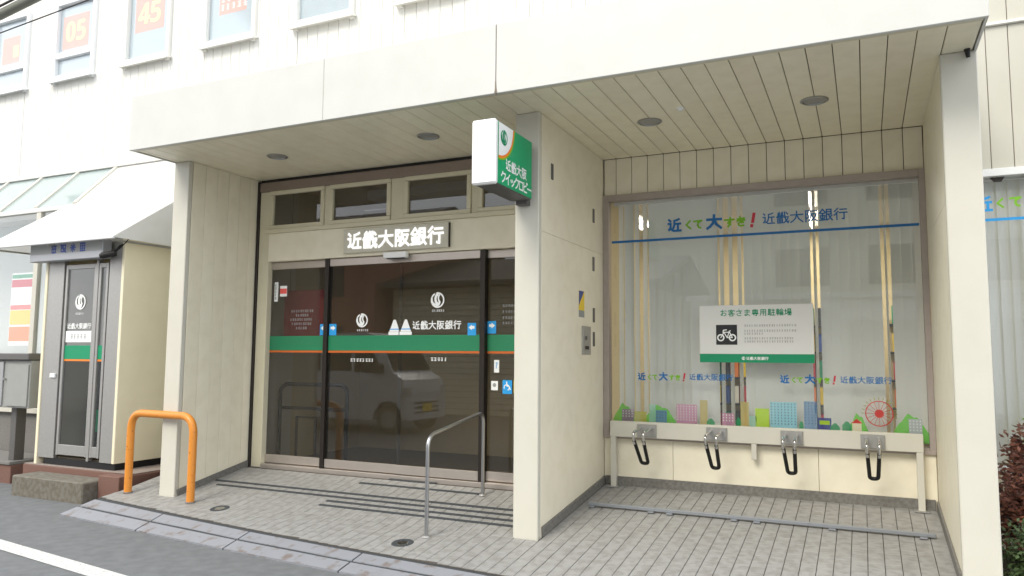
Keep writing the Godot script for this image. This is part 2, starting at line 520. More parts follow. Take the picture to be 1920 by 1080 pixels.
# ---------------------------------------------------------------- build
func _ready() -> void:
	rng.seed = 20240611
	# camera
	cam = Camera3D.new()
	cam.name = "camera"
	add_child(cam)
	cam.position = cam_pos
	cam.rotation = Vector3(0.0910, 0.4373, 0.0074)
	cam.fov = 41.785
	cam.near = 0.05
	cam.far = 400.0
	cam.current = true
	# sky and light
	var env := Environment.new()
	env.background_mode = Environment.BG_SKY
	var sky := Sky.new()
	var sm := ProceduralSkyMaterial.new()
	sm.sky_top_color = rgb8(214, 219, 226)
	sm.sky_horizon_color = rgb8(226, 229, 232)
	sm.sky_curve = 0.2
	sm.ground_bottom_color = rgb8(120, 120, 120)
	sm.ground_horizon_color = rgb8(150, 150, 150)
	sm.sun_angle_max = 1.0
	sky.sky_material = sm
	env.sky = sky
	env.tonemap_mode = Environment.TONE_MAPPER_LINEAR
	env.tonemap_exposure = 3.1
	env.sdfgi_enabled = true
	env.ssao_enabled = true
	env.ssil_enabled = true
	var we := WorldEnvironment.new()
	we.name = "environment"
	we.environment = env
	add_child(we)
	var sun := DirectionalLight3D.new()
	sun.name = "sun"
	sun.light_energy = 0.3
	sun.light_angular_distance = 30.0
	sun.light_color = Color(1.0, 0.98, 0.94)
	sun.shadow_enabled = true
	add_child(sun)
	sun.look_at_from_position(Vector3(-3, 9, 9), Vector3.ZERO, Vector3.UP)

	make_materials()
	build_ground()
	build_building()
	build_rooms()
	build_bays()
	build_booth()
	build_signs()
	build_fixtures()
	build_plants()
	build_street()

# ---------------------------------------------------------------- ground, tiles, ramp
func build_ground() -> void:
	var st := start()
	quad(st, Vector3(-150, ROAD, 150), Vector3(150, ROAD, 150), Vector3(150, ROAD, -150), Vector3(-150, ROAD, -150), Vector3.UP)
	var g := put(self, "road", st.commit(), M.asphalt)
	g.set_meta("kind", "structure")
	g.set_meta("label", "grey asphalt road in front of the bank")
	var ls := start()
	var la := Vector3(-12.0, ROAD + 0.004, 0.28)
	var lb := Vector3(9.0, ROAD + 0.004, 3.14)
	var w := Vector3(-0.02, 0, 0.15)
	quad(ls, la, lb, lb + w, la + w, Vector3.UP)
	put(g, "painted_line", ls.commit(), M.road_paint)

	var pave := thing("pavement", "pale grey square floor tiles sloping up under the canopy", "", Vector3.ZERO, "", "structure")
	# bed of grout under the tiles, following the slopes
	var bed := start()
	var t := Vector3(0, -0.3, 0)
	var drop := 0.006
	for seg in [[-4.5, -3.96, -0.95, 0.0], [-3.74, -0.21, -0.96, 0.0], [0.0, 2.72, -1.6, 0.0]]:
		add_slab(bed, Vector3(seg[0], floor_y(seg[0] if seg[0] > -3.9 else -4.0, seg[2]) - drop, seg[2]), Vector3(seg[1], floor_y(seg[1] - 0.02 if seg[1] < 0 else seg[1], seg[2]) - drop, seg[2]), Vector3(seg[1], -drop, seg[3]), Vector3(seg[0], -drop, seg[3]), t)
	var xs := []
	for i in 19: xs.append(-4.5 + i * 0.45)
	for i in xs.size() - 1:
		var a: float = xs[i]
		var b: float = xs[i + 1]
		add_slab(bed, Vector3(a, -drop, 0.0), Vector3(b, -drop, 0.0), Vector3(b, floor_y(b, ramp_z(b)) - drop, ramp_z(b)), Vector3(a, floor_y(a, ramp_z(a)) - drop, ramp_z(a)), t)
	put(pave, "grout_bed", bed.commit(), M.grout)
	# the tiles
	var cells := []
	var P := 0.1
	for i in range(-45, 36):
		for j in range(-16, 9):
			var x := 0.013 + i * P + P / 2
			var z := 0.006 + j * P + P / 2
			if x < -4.48 or x > 3.4: continue
			var over := z + P / 2 - (ramp_z(x) - 0.006)
			if over > P - 0.02: continue
			if z < 0.0:
				if x > 2.67: continue
				if x > -3.93 and x < -3.77: continue
				if x > -0.185 and x < -0.02: continue
				if x < -0.1 and z < -0.93: continue
				if z < -1.55: continue
			var y := floor_y(x, z)
			var slope := 0.0
			slope = 0.114 if z >= 0 or x > -0.1 else 0.19
			var tr := Transform3D(Basis(Vector3.RIGHT, atan(slope)), Vector3(x, y - 0.006 + rng.randf_range(-0.0006, 0.0006), z))
			if over > 0.0:
				tr = tr * Transform3D(Basis.from_scale(Vector3(1, 1, (P - over) / P)), Vector3(0, 0, -over / 2))
			var d := Vector3(x, y, z).distance_to(cam_pos)
			var v := cam.transform.affine_inverse() * Vector3(x, y, z)
			var sx := v.x / -v.z / (tan(deg_to_rad(cam.fov / 2)) * 16.0 / 9.0)
			var sy := v.y / -v.z / tan(deg_to_rad(cam.fov / 2))
			cells.append([d + (100.0 if absf(sx) > 1.02 or absf(sy) > 1.03 else 0.0), tr])
	cells.sort_custom(func(p, q): return p[0] < q[0])
	var tm := box_mesh(Vector3(0.0955, 0.012, 0.0963), 0.0018)
	for i in mini(300, cells.size()):
		var o := put(pave, "tile", tm, M.tile)
		o.transform = cells[i][1]
	var rest := cells.size() - 300
	var mm := MultiMesh.new()
	mm.transform_format = MultiMesh.TRANSFORM_3D
	mm.mesh = tm
	mm.instance_count = rest
	for i in rest:
		mm.set_instance_transform(i, cells[300 + i][1])
	var mi := MultiMeshInstance3D.new()
	mi.name = "tile_field"
	mi.multimesh = mm
	mi.material_override = M.tile
	mi.set_meta("kind", "stuff")
	pave.add_child(mi, true)
	# dark grip strips set in the floor before the doors
	for s in [[-3.72, -0.21, -0.482], [-3.60, -0.21, -0.382], [-2.17, -0.21, -0.282], [-2.17, -0.21, -0.184], [-2.16, -0.86, -0.752], [-1.93, -1.41, -0.905]]:
		var o := put(pave, "grip_strip", box_mesh(Vector3(s[1] - s[0], 0.012, 0.03), 0.002), M.strip, Vector3((s[0] + s[1]) / 2, floor_y(-1, s[2]) + 0.001, s[2]))
		o.rotation.x = atan(0.19)

	# steel kerb ramp, two rows of plates
	var ramp := thing("kerb_ramp", "bluish steel plate ramp with rust stains along the road edge", "ramp")
	var edges := [-4.5, -3.43, -2.3, -1.12, 0.05, 1.2, 2.35, 3.5]
	for i in edges.size() - 1:
		for row in 2:
			var a: float = edges[i] + 0.008
			var b: float = edges[i + 1] - 0.008
			var f0 := 0.12 if row == 0 else 0.575
			var f1 := 0.49 if row == 0 else 1.0
			var ps := []
			for c in [[a, f0], [b, f0], [b, f1], [a, f1]]:
				var z0 := ramp_z(c[0])
				var y0 := floor_y(c[0], z0) - 0.004
				var skew: float = 0.12 * c[1] if (i == 0 and c[0] == a) else 0.0
				ps.append(Vector3(c[0] - skew, lerpf(y0, ROAD + 0.012, c[1]), z0 + 0.31 * c[1]))
			var st2 := start()
			add_slab(st2, ps[0], ps[1], ps[2], ps[3], Vector3(0, -0.012, 0))
			put(ramp, "steel_plate", st2.commit(), M.plate)
	# dark rubber bed seen in the gaps
	var rb := start()
	for i in edges.size() - 1:
		var a: float = edges[i]
		var b: float = edges[i + 1]
		var za := ramp_z(a)
		var zb := ramp_z(b)
		add_slab(rb, Vector3(a, floor_y(a, za) - 0.012, za), Vector3(b, floor_y(b, zb) - 0.012, zb), Vector3(b, ROAD + 0.006, zb + 0.31), Vector3(a, ROAD + 0.006, za + 0.31), Vector3(0, -0.1, 0))
	put(ramp, "bed", rb.commit(), M.strip)

# ---------------------------------------------------------------- the bank
func board_edges(x0: float, x1: float) -> Array:
	var e := [x0]
	var k := ceilf((x0 - 0.123) / 0.1533 + 0.02)
	while 0.123 + k * 0.1533 < x1 - 0.02:
		e.append(0.123 + k * 0.1533)
		k += 1
	e.append(x1)
	return e

func build_building() -> void:
	var b := thing("bank_building", "cream clad bank building with a deep canopy over a glazed entrance", "building")
	# ---- upper wall of vertical boards
	var up := part(b, "upper_wall")
	bx(up, "backing", M.joint_pale, -14.0, XR1 - 0.1, 3.3, 7.2, ZF - 0.30, ZF - 0.022, 0)
	bx(up, "backing", M.joint, XR1 - 0.1, 8.0, 2.85, 7.2, ZF - 0.30, ZF - 0.022, 0)
	var wins := []
	for k in range(-2, 5): wins.append(-3.905 - 1.5 * k)
	var g := 0.0022
	var n := 0
	var e := board_edges(-13.0, 7.5)
	for i in e.size() - 1:
		var a: float = e[i]
		var c: float = e[i + 1]
		var cuts := [[a, c, false]]
		for w in wins:
			var o0: float = w + 0.05
			var o1: float = w + 0.84
			var nxt := []
			for s in cuts:
				if s[2] or s[1] <= o0 or s[0] >= o1:
					nxt.append(s)
					continue
				if s[0] < o0: nxt.append([s[0], o0, false])
				nxt.append([maxf(s[0], o0), minf(s[1], o1), true])
				if s[1] > o1: nxt.append([o1, s[1], false])
			cuts = nxt
		for s in cuts:
			if s[1] - s[0] < 0.015: continue
			var m: Material = M.board_a if n % 3 else M.board_b
			n += 1
			var lo := 3.5
			if s[0] < XL0 - 0.01: lo = 3.9
			var l := float(s[0]) + (g if s[0] == a else 0.0)
			var r := float(s[1]) - (g if s[1] == c else 0.0)
			if s[0] > XR1 - 0.06:
				m = M.wing_board
				bx(up, "board", m, l, r, 2.846, 4.003, ZF - 0.02, ZF, 0.003)
				lo = 4.032
			if s[2]:
				bx(up, "board", m, l, r, lo, 5.29, ZF - 0.02, ZF, 0.003)
				bx(up, "board", m, l, r, 6.45, 7.0, ZF - 0.02, ZF, 0.003)
			else:
				bx(up, "board", m, l, r, lo, 7.0, ZF - 0.02, ZF, 0.003)
	bx(up, "flashing", M.board_a, XR1 - 0.3, 7.5, 4.005, 4.03, ZF - 0.02, ZF + 0.03, 0.004)
	# ---- upper windows
	for i in wins.size():
		var w: float = wins[i]
		var wd := part(b, "upper_window", Vector3(w, 5.25, ZF))
		var fm: Material = M.alu_white if i >= 5 else M.board_a
		var x1 := 0.89
		var top := 1.24
		var st := start()
		add_box(st, Vector3(0.06, top, 0.09), Vector3(0.03, top / 2, 0.0), 0.004)
		add_box(st, Vector3(0.06, top, 0.09), Vector3(x1 - 0.03, top / 2, 0.0), 0.004)
		add_box(st, Vector3(x1 - 0.12, 0.06, 0.088), Vector3(x1 / 2, top - 0.03, 0.0), 0.004)
		add_box(st, Vector3(x1 - 0.12, 0.07, 0.088), Vector3(x1 / 2, 0.085, 0.0), 0.004)
		if i >= 5: add_box(st, Vector3(x1 - 0.12, 0.09, 0.07), Vector3(x1 / 2, 0.42, 0.0), 0.004)
		put(wd, "frame", st.commit(), fm)
		var ss := start()
		add_slab(ss, Vector3(-0.03, 0.05, 0.0), Vector3(x1 + 0.03, 0.05, 0.0), Vector3(x1 + 0.03, 0.02, 0.1), Vector3(-0.03, 0.02, 0.1), Vector3(0, -0.02, 0))
		put(wd, "sill", ss.commit(), fm)
		put(wd, "pane", box_mesh(Vector3(x1 - 0.1, top - 0.12, 0.006), 0), M.window_glass, Vector3(x1 / 2, top / 2 + 0.05, -0.012))
		put(wd, "blind", box_mesh(Vector3(x1 - 0.08, top - 0.08, 0.004), 0), M.upper_blind, Vector3(x1 / 2, top / 2 + 0.04, -0.0185))
	# ---- canopy
	var cp := part(b, "canopy")
	var fx := [XL0, -1.684, -0.12, XR1]
	for i in 3:
		bx(cp, "fascia_panel", M.panel, fx[i] + (0.0015 if i else 0.0), fx[i + 1] - (0.0015 if i < 2 else 0.0), HS - 0.012, HT, OV - 0.03, OV, 0.004)
	for jx in [-1.684, -0.12]: bx(cp, "sealant", M.joint_pale if jx < -1.0 else M.joint, jx - 0.0014, jx + 0.0014, HS - 0.011, HT - 0.001, OV - 0.028, OV - 0.0015, 0)
	put(cp, "drip_stain", prism(PackedVector2Array([Vector2(-0.012, 0.0), Vector2(0.014, 0.0), Vector2(0.008, 0.03), Vector2(0.0045, 0.1), Vector2(-0.0035, 0.085), Vector2(-0.006, 0.025)]), 0.0), M.stain, Vector3(-0.12, HS - 0.008, OV + 0.0006))
	bx(cp, "roof_slab", M.joint_pale, XL0 + 0.002, XR1 - 0.002, HS + 0.03, HT - 0.03, ZF + 0.0, OV - 0.033, 0)
	bx(cp, "end_panel", M.panel, XR1 - 0.016, XR1, HS - 0.008, HT - 0.004, ZF + 0.002, OV - 0.032, 0.002)
	bx(cp, "end_panel", M.panel, XL0, XL0 + 0.016, HS - 0.008, HT - 0.004, ZF + 0.002, OV - 0.032, 0.002)
	bx(cp, "edge_trim", M.frame_cream, XL0 + 0.02, XR1 - 0.02, HS - 0.006, HS + 0.01, OV - 0.07, OV - 0.032, 0.002)
	# ---- soffit boards
	var sf := part(b, "soffit")
	bx(sf, "backing", M.joint, XL0 + 0.02, XR1 - 0.02, HS + 0.018, HS + 0.028, ZF + 0.004, OV - 0.07, 0)
	var se := board_edges(XL0 + 0.02, XR1 - 0.02)
	for i in se.size() - 1:
		bx(sf, "board", M.soffit_a if (i * 7) % 3 else M.soffit_b, se[i] + 0.0028, se[i + 1] - 0.0028, HS, HS + 0.016, ZF + 0.006, OV - 0.071, 0.0025)
	# ---- side walls of the porch
	var lw := part(b, "porch_side_wall")
	bx(lw, "core", M.pillar, XL0, XL1 - 0.014, -0.3, HS - 0.001, ZF, -0.004, 0.002)
	bx(lw, "front_cover", M.pillar, XL0 - 0.002, XL1 - 0.001, -0.02, HS - 0.0015, -0.05, 0.0, 0.006)
	var zz := -0.053
	var zs := [-0.053, -0.215, -0.368, -0.521, -0.674, -0.827, -0.955]
	for i in zs.size() - 1:
		bx(lw, "board", M.cream_a if i % 2 else M.cream_b, XL1 - 0.013, XL1, -0.02, HS - 0.002, zs[i + 1] + 0.002, zs[i] - 0.002, 0.002)
	var sk := put(lw, "skirting", box_mesh(Vector3(0.014, 0.07, 0.94), 0.002), M.skirting, Vector3(XL1 + 0.008, 0.12, -0.49))
	sk.rotation.x = atan(0.19)
	var mw := part(b, "porch_middle_wall")
	bx(mw, "core", M.cream_c, XM0 + 0.002, -0.014, -0.3, HS - 0.001, ZF - 0.2, -0.02, 0.002)
	bx(mw, "front_cover", M.pillar, XM0, 0.0, -0.02, HS - 0.0015, -0.06, 0.0, 0.006)
	bx(mw, "panel", M.cream_c, -0.013, -0.001, 2.325, HS - 0.002, ZF + 0.01, -0.063, 0.002)
	bx(mw, "panel", M.cream_a, -0.013, -0.001, -0.02, 2.3235, ZF + 0.01, -0.063, 0.002)
	sk = put(mw, "skirting", box_mesh(Vector3(0.016, 0.075, 1.52), 0.002), M.skirting, Vector3(0.008, 0.132, -0.83))
	sk.rotation.x = atan(0.114)
	for s in [[2.837, -0.268], [2.655, -1.29], [2.205, -1.285], [1.735, -1.29], [1.516, -1.289]]:
		bx(mw, "slot_cover", M.steel_dark, -0.001, 0.006, s[0] - 0.065, s[0] + 0.065, s[1] - 0.022, s[1] + 0.022, 0.002)
	var rw := part(b, "porch_end_wall")
	bx(rw, "core", M.cream_c, XR0 + 0.012, XR1 - 0.004, -0.3, HS - 0.001, ZF, -0.03, 0.002)
	bx(rw, "front_cover", M.pillar, XR0 - 0.002, XR1, -0.3, HS - 0.0015, -0.06, 0.0, 0.006)
	bx(rw, "panel", M.cream_b, XR0, XR0 + 0.011, 2.325, HS - 0.002, ZF + 0.03, -0.063, 0.002)
	bx(rw, "panel", M.cream_c, XR0, XR0 + 0.011, -0.02, 2.3235, ZF + 0.03, -0.063, 0.002)
	sk = put(rw, "skirting", box_mesh(Vector3(0.016, 0.075, 1.5), 0.002), M.skirting, Vector3(XR0 - 0.008, 0.132, -0.82))
	sk.rotation.x = atan(0.114)
	var drip := put(rw, "drain_nozzle", lathe([Vector2(0, 0), Vector2(0.012, 0), Vector2(0.014, 0.03), Vector2(0.018, 0.05), Vector2(0, 0.05)], 12), M.rubber, Vector3(XR1 - 0.05, HS - 0.051, 0.025))
	drip.rotation.z = 0.1
	# ---- back wall of the bicycle bay
	var bw := part(b, "bay_wall")
	var te := board_edges(0.002, XR0 - 0.002)
	bx(bw, "backing", M.joint, 0.0, XR0, 2.9, HS + 0.02, ZF - 0.3, ZF - 0.018, 0)
	for i in te.size() - 1:
		bx(bw, "board", M.cream_a if (i * 5) % 3 else M.cream_b, te[i] + 0.0028, te[i + 1] - 0.0028, 2.899, HS - 0.002, ZF - 0.016, ZF, 0.0025)
	var px := [0.002, 0.645, 1.86, XR0 - 0.002]
	for i in 3:
		bx(bw, "panel", M.cream_c if i != 1 else M.cream_a, px[i] + 0.0015, px[i + 1] - 0.0015, 0.0, 0.606, ZF - 0.2, ZF + 0.02, 0.002)
	bx(bw, "skirting", M.skirting, 0.02, XR0 - 0.02, 0.0, 0.262, ZF + 0.02, ZF + 0.036, 0.004)
	# ---- big window of the bay
	var bwin := part(b, "bay_window")
	window_frame(bwin, 0.001, XR0 - 0.001, 0.608, 2.897, M.alu_dull, 0.055)
	bx(bwin, "sill", M.alu_dull, 0.006, XR0 - 0.006, 0.607, 0.635, ZF - 0.02, ZF + 0.045, 0.003)
	put(bwin, "pane", box_mesh(Vector3(2.62, 2.19, 0.01), 0), M.window_glass, Vector3(1.372, 1.745, ZF - 0.014))
	bay_print(bwin)
	# ---- window of the wing beside the porch
	var ww := part(b, "wing_window")
	window_frame(ww, XR1 + 0.02, 5.6, 0.5, 2.845, M.alu_white)
	put(ww, "pane", box_mesh(Vector3(2.6, 2.27, 0.01), 0), M.window_glass, Vector3(XR1 + 1.36, 1.665, ZF - 0.014))
	put(ww, "frame_post", box_mesh(Vector3(0.05, 2.25, 0.05), 0.003), M.bronze, Vector3(3.43, 1.66, ZF - 0.01))
	put(ww, "hanger", prism(PackedVector2Array([Vector2(-0.05, 0), Vector2(0.05, 0), Vector2(0.03, -0.035), Vector2(-0.02, -0.035)]), 0.01), M.bronze, Vector3(3.22, 2.78, ZF + 0.004))
	bx(ww, "wall_below", M.cream_c, XR1 + 0.002, 7.5, -0.3, 0.498, ZF - 0.2, ZF + 0.02, 0.003)
	bx(ww, "wall_beside", M.cream_c, 5.61, 7.5, 0.5, 2.84, ZF - 0.2, ZF, 0.003)
	var st3 := start()
	quad(st3, Vector3(XR1 + 0.03, 2.437, 0), Vector3(3.405, 2.437, 0), Vector3(3.405, 2.459, 0), Vector3(XR1 + 0.03, 2.459, 0), Vector3.BACK)
	put(ww, "blue_line_print", st3.commit(), M.sky_print, Vector3(0, 0, ZF - 0.004))
	one_char(ww, "近", 3.12, 2.575, 0.13, 0.15, M.sky_print)
	one_char(ww, "く", 3.235, 2.575, 0.085, 0.18, M.lime_print)
	one_char(ww, "て", 3.335, 2.58, 0.09, 0.18, M.lime_print)
	# ---- downlights
	for p in [[-2.83, -0.219], [-1.142, -0.225], [0.716, -0.6], [1.959, -0.59]]:
		var dl := part(b, "downlight", Vector3(p[0], HS, p[1]))
		put(dl, "ring", lathe([Vector2(0.078, 0.0), Vector2(0.098, -0.001), Vector2(0.1, -0.006), Vector2(0.09, -0.012), Vector2(0.082, -0.012), Vector2(0.078, 0.0)], 36), M.steel)
		put(dl, "reflector", lathe([Vector2(0.0, -0.0015), Vector2(0.05, -0.002), Vector2(0.08, -0.004)], 36), M.steel_dull)
	put(b, "sprinkler_head", lathe([Vector2(0, -0.022), Vector2(0.014, -0.02), Vector2(0.018, -0.008), Vector2(0.03, -0.004), Vector2(0.032, 0.0)], 18), M.white_plastic, Vector3(1.017, HS, -0.374))
	build_entrance(b)

func window_frame(parent: Node3D, x0: float, x1: float, y0: float, y1: float, m: Material, jl := 0.045) -> void:
	var st := start()
	var zc := ZF - 0.005
	add_box(st, Vector3(jl, y1 - y0, 0.09), Vector3(x0 + jl / 2, (y0 + y1) / 2, zc), 0.003)
	add_box(st, Vector3(0.045, y1 - y0, 0.09), Vector3(x1 - 0.0225, (y0 + y1) / 2, zc), 0.003)
	add_box(st, Vector3(x1 - x0 - 0.045 - jl, 0.06, 0.088), Vector3((x0 + x1 + jl - 0.045) / 2, y1 - 0.03, zc), 0.003)
	add_box(st, Vector3(x1 - x0 - 0.045 - jl, 0.05, 0.088), Vector3((x0 + x1 + jl - 0.045) / 2, y0 + 0.025, zc), 0.003)
	put(parent, "frame", st.commit(), m)

func one_char(parent: Node3D, ch: String, x: float, y: float, size: float, w: float, m: Material) -> void:
	var st := start()
	add_glyph(st, ch, 0.0, 0.0, size, w)
	put(parent, "character_print", st.commit(), m, Vector3(x, y, ZF - 0.004))

func slogan(parent: Node3D, x: float, y: float, k: float) -> void:
	one_char(parent, "近", x + 0.07 * k, y, 0.135 * k, 0.15, M.blue_print)
	one_char(parent, "大", x + 0.43 * k, y + 0.008 * k, 0.14 * k, 0.17, M.blue_print)
	for c in [["く", 0.20], ["て", 0.285], ["す", 0.565], ["き", 0.665]]:
		one_char(parent, c[0], x + c[1] * k, y - 0.004, 0.092 * k, 0.18, M.lime_print)
	one_char(parent, "！", x + 0.765 * k, y, 0.13 * k, 0.2, M.red_print)
	var i := 0
	for ch in "近畿大阪銀行":
		one_char(parent, ch, x + (0.9 + 0.116 * i) * k, y + 0.004, 0.112 * k, 0.1, M.blue_print)
		i += 1

func bay_print(p: Node3D) -> void:
	var st := start()
	quad(st, Vector3(0.075, 2.436, 0), Vector3(2.67, 2.436, 0), Vector3(2.67, 2.458, 0), Vector3(0.075, 2.458, 0), Vector3.BACK)
	put(p, "blue_line_print", st.commit(), M.blue_print, Vector3(0, 0, ZF - 0.004))
	slogan(p, 0.608, 2.572, 1.0)
	slogan(p, 0.318, 1.178, 0.5625)
	slogan(p, 1.568, 1.176, 0.5625)
	var F := {
		"mauve": film(rgb8(150, 118, 150), 0.62), "olive": film(rgb8(168, 172, 62), 0.62), "mint": film(rgb8(146, 196, 176), 0.6), "blue": film(rgb8(96, 138, 178), 0.66),
		"pink": film(rgb8(184, 128, 160), 0.7), "tan": film(rgb8(176, 162, 96), 0.72), "tree": film(rgb8(28, 138, 86), 0.8), "lime": film(rgb8(164, 200, 26), 0.8),
		"sky": film(rgb8(132, 196, 214), 0.66), "navy": film(rgb8(40, 62, 128), 0.85), "house": film(rgb8(226, 214, 190), 0.75), "grey": film(rgb8(172, 176, 186), 0.75),
		"hill": film(rgb8(88, 178, 46), 0.78), "dark": film(rgb8(60, 92, 120), 0.6), "red": film(rgb8(190, 44, 40), 0.88), "pale": film(rgb8(226, 232, 226), 0.7)}
	var items := [["mauve", 0.166, 0.77, 0.279, 0.874], ["olive", 0.285, 0.775, 0.402, 0.857], ["mint", 0.425, 0.779, 0.485, 0.927], ["blue", 0.486, 0.772, 0.588, 0.875], ["pink", 0.676, 0.779, 0.86, 0.935], ["tan", 0.887, 0.777, 0.953, 0.978], ["tree", 0.944, 0.775, 1.015, 0.819], ["pink", 1.078, 0.777, 1.183, 0.871], ["tree", 1.199, 0.78, 1.238, 0.834], ["tan", 1.237, 0.778, 1.308, 0.974], ["mint", 1.309, 0.775, 1.372, 0.854], ["lime", 1.36, 0.77, 1.474, 0.922], ["sky", 1.483, 0.775, 1.698, 0.982], ["tree", 1.714, 0.772, 1.75, 0.825], ["blue", 1.755, 0.777, 1.858, 0.995], ["navy", 1.863, 0.778, 1.966, 0.861], ["tree", 1.958, 0.771, 2.029, 0.821], ["tree", 2.049, 0.77, 2.118, 0.839], ["house", 2.125, 0.769, 2.194, 0.847], ["grey", 2.537, 0.767, 2.633, 0.879], ["hill", 0.081, 0.77, 0.29, 0.937], ["hill", 0.37, 0.776, 0.674, 0.93], ["hill", 2.096, 0.771, 2.242, 0.914], ["hill", 2.428, 0.769, 2.678, 0.926]]
	for it in items:
		var kind: String = it[0]
		var s := start()
		var x0: float = it[1]
		var y0: float = it[2] - 0.08
		var x1: float = it[3]
		var y1: float = it[4]
		var z := ZF - (0.006 if kind == "hill" else 0.0052)
		var extra := {}
		if kind == "hill":
			var pl := PackedVector2Array([Vector2(x0, y0)])
			for i in 13:
				var t := i / 12.0
				pl.append(Vector2(lerpf(x0, x1, t), y0 + 0.08 + (y1 - y0 - 0.08) * sin(PI * t) * (0.9 + 0.1 * sin(t * 19.0))))
			pl.append(Vector2(x1, y0))
			add_prism(s, pl, 0.0)
			put(p, "hill_print", s.commit(), F[kind], Vector3(0, 0, z))
			continue
		if kind == "tree":
			add_prism(s, PackedVector2Array([Vector2(x0, y0), Vector2(x0, y1 - 0.03), Vector2((x0 + x1) / 2 - 0.008, y1), Vector2((x0 + x1) / 2 + 0.01, y1), Vector2(x1, y1 - 0.03), Vector2(x1, y0)]), 0.0)
			put(p, "tree_print", s.commit(), F[kind], Vector3(0, 0, z + 0.0003))
			continue
		quad(s, Vector3(x0, y0, 0), Vector3(x1, y0, 0), Vector3(x1, y1, 0), Vector3(x0, y1, 0), Vector3.BACK)
		put(p, "building_print", s.commit(), F[kind], Vector3(0, 0, z))
		if kind in ["mauve", "pink", "sky", "blue", "grey"]:
			var ws := start()
			var nx := int((x1 - x0) / 0.024)
			var yy := y1 - 0.022
			while yy > y0 + 0.09:
				for i in nx:
					var xa := x0 + (i + 0.3) * (x1 - x0) / nx
					quad(ws, Vector3(xa, yy, 0), Vector3(xa + 0.009, yy, 0), Vector3(xa + 0.009, yy + 0.011, 0), Vector3(xa, yy + 0.011, 0), Vector3.BACK)
				yy -= 0.024
			var wo := put(p, "window_dots_print", ws.commit(), F["dark" if kind == "sky" or kind == "blue" else "pale"], Vector3(0, 0, z + 0.0006))
			wo.set_meta("kind", "stuff")
		if kind == "navy":
			var ns := start()
			quad(ns, Vector3(x0 + 0.012, y1 - 0.055, 0), Vector3(x1 - 0.012, y1 - 0.055, 0), Vector3(x1 - 0.012, y1 - 0.022, 0), Vector3(x0 + 0.012, y1 - 0.022, 0), Vector3.BACK)
			put(p, "building_print", ns.commit(), F["lime"], Vector3(0, 0, z + 0.0006))
		if kind == "house":
			put(p, "roof_print", prism(PackedVector2Array([Vector2(x0 - 0.008, y1 - 0.02), Vector2((x0 + x1) / 2, y1 + 0.018), Vector2(x1 + 0.008, y1 - 0.02)]), 0.0), F["red"], Vector3(0, 0, z + 0.0006))
	# big wheel
	var w := Vector2(2.328, 0.912)
	var bw := start()
	var zz := 0.0
	zz = add_stroke(bw, arc_pts(w.x, w.y, 0.1, 0, 360, 30), 0.008, zz)
	for i in 16:
		var a := TAU * i / 16
		zz = add_stroke(bw, PackedVector2Array([w, w + Vector2(cos(a), sin(a)) * 0.1]), 0.0035, zz + 0.00003)
	add_prism(bw, disc_poly(0.034, 20, w.x, w.y), 0.0, Basis.IDENTITY, Vector3(0, 0, zz + 0.0002))
	put(p, "ferris_wheel_print", bw.commit(), F["red"], Vector3(0, 0, ZF - 0.0035))
	var cg := start()
	for i in 24:
		var a := TAU * i / 24
		if a > 3.4 and a < 6.0: continue
		zz = add_stroke(cg, PackedVector2Array([w + Vector2(cos(a), sin(a)) * 0.112, w + Vector2(cos(a), sin(a)) * 0.132]), 0.006, 0.0)
	var co := put(p, "wheel_cabins_print", cg.commit(), F["olive"], Vector3(0, 0, ZF - 0.0035))
	co.set_meta("kind", "stuff")

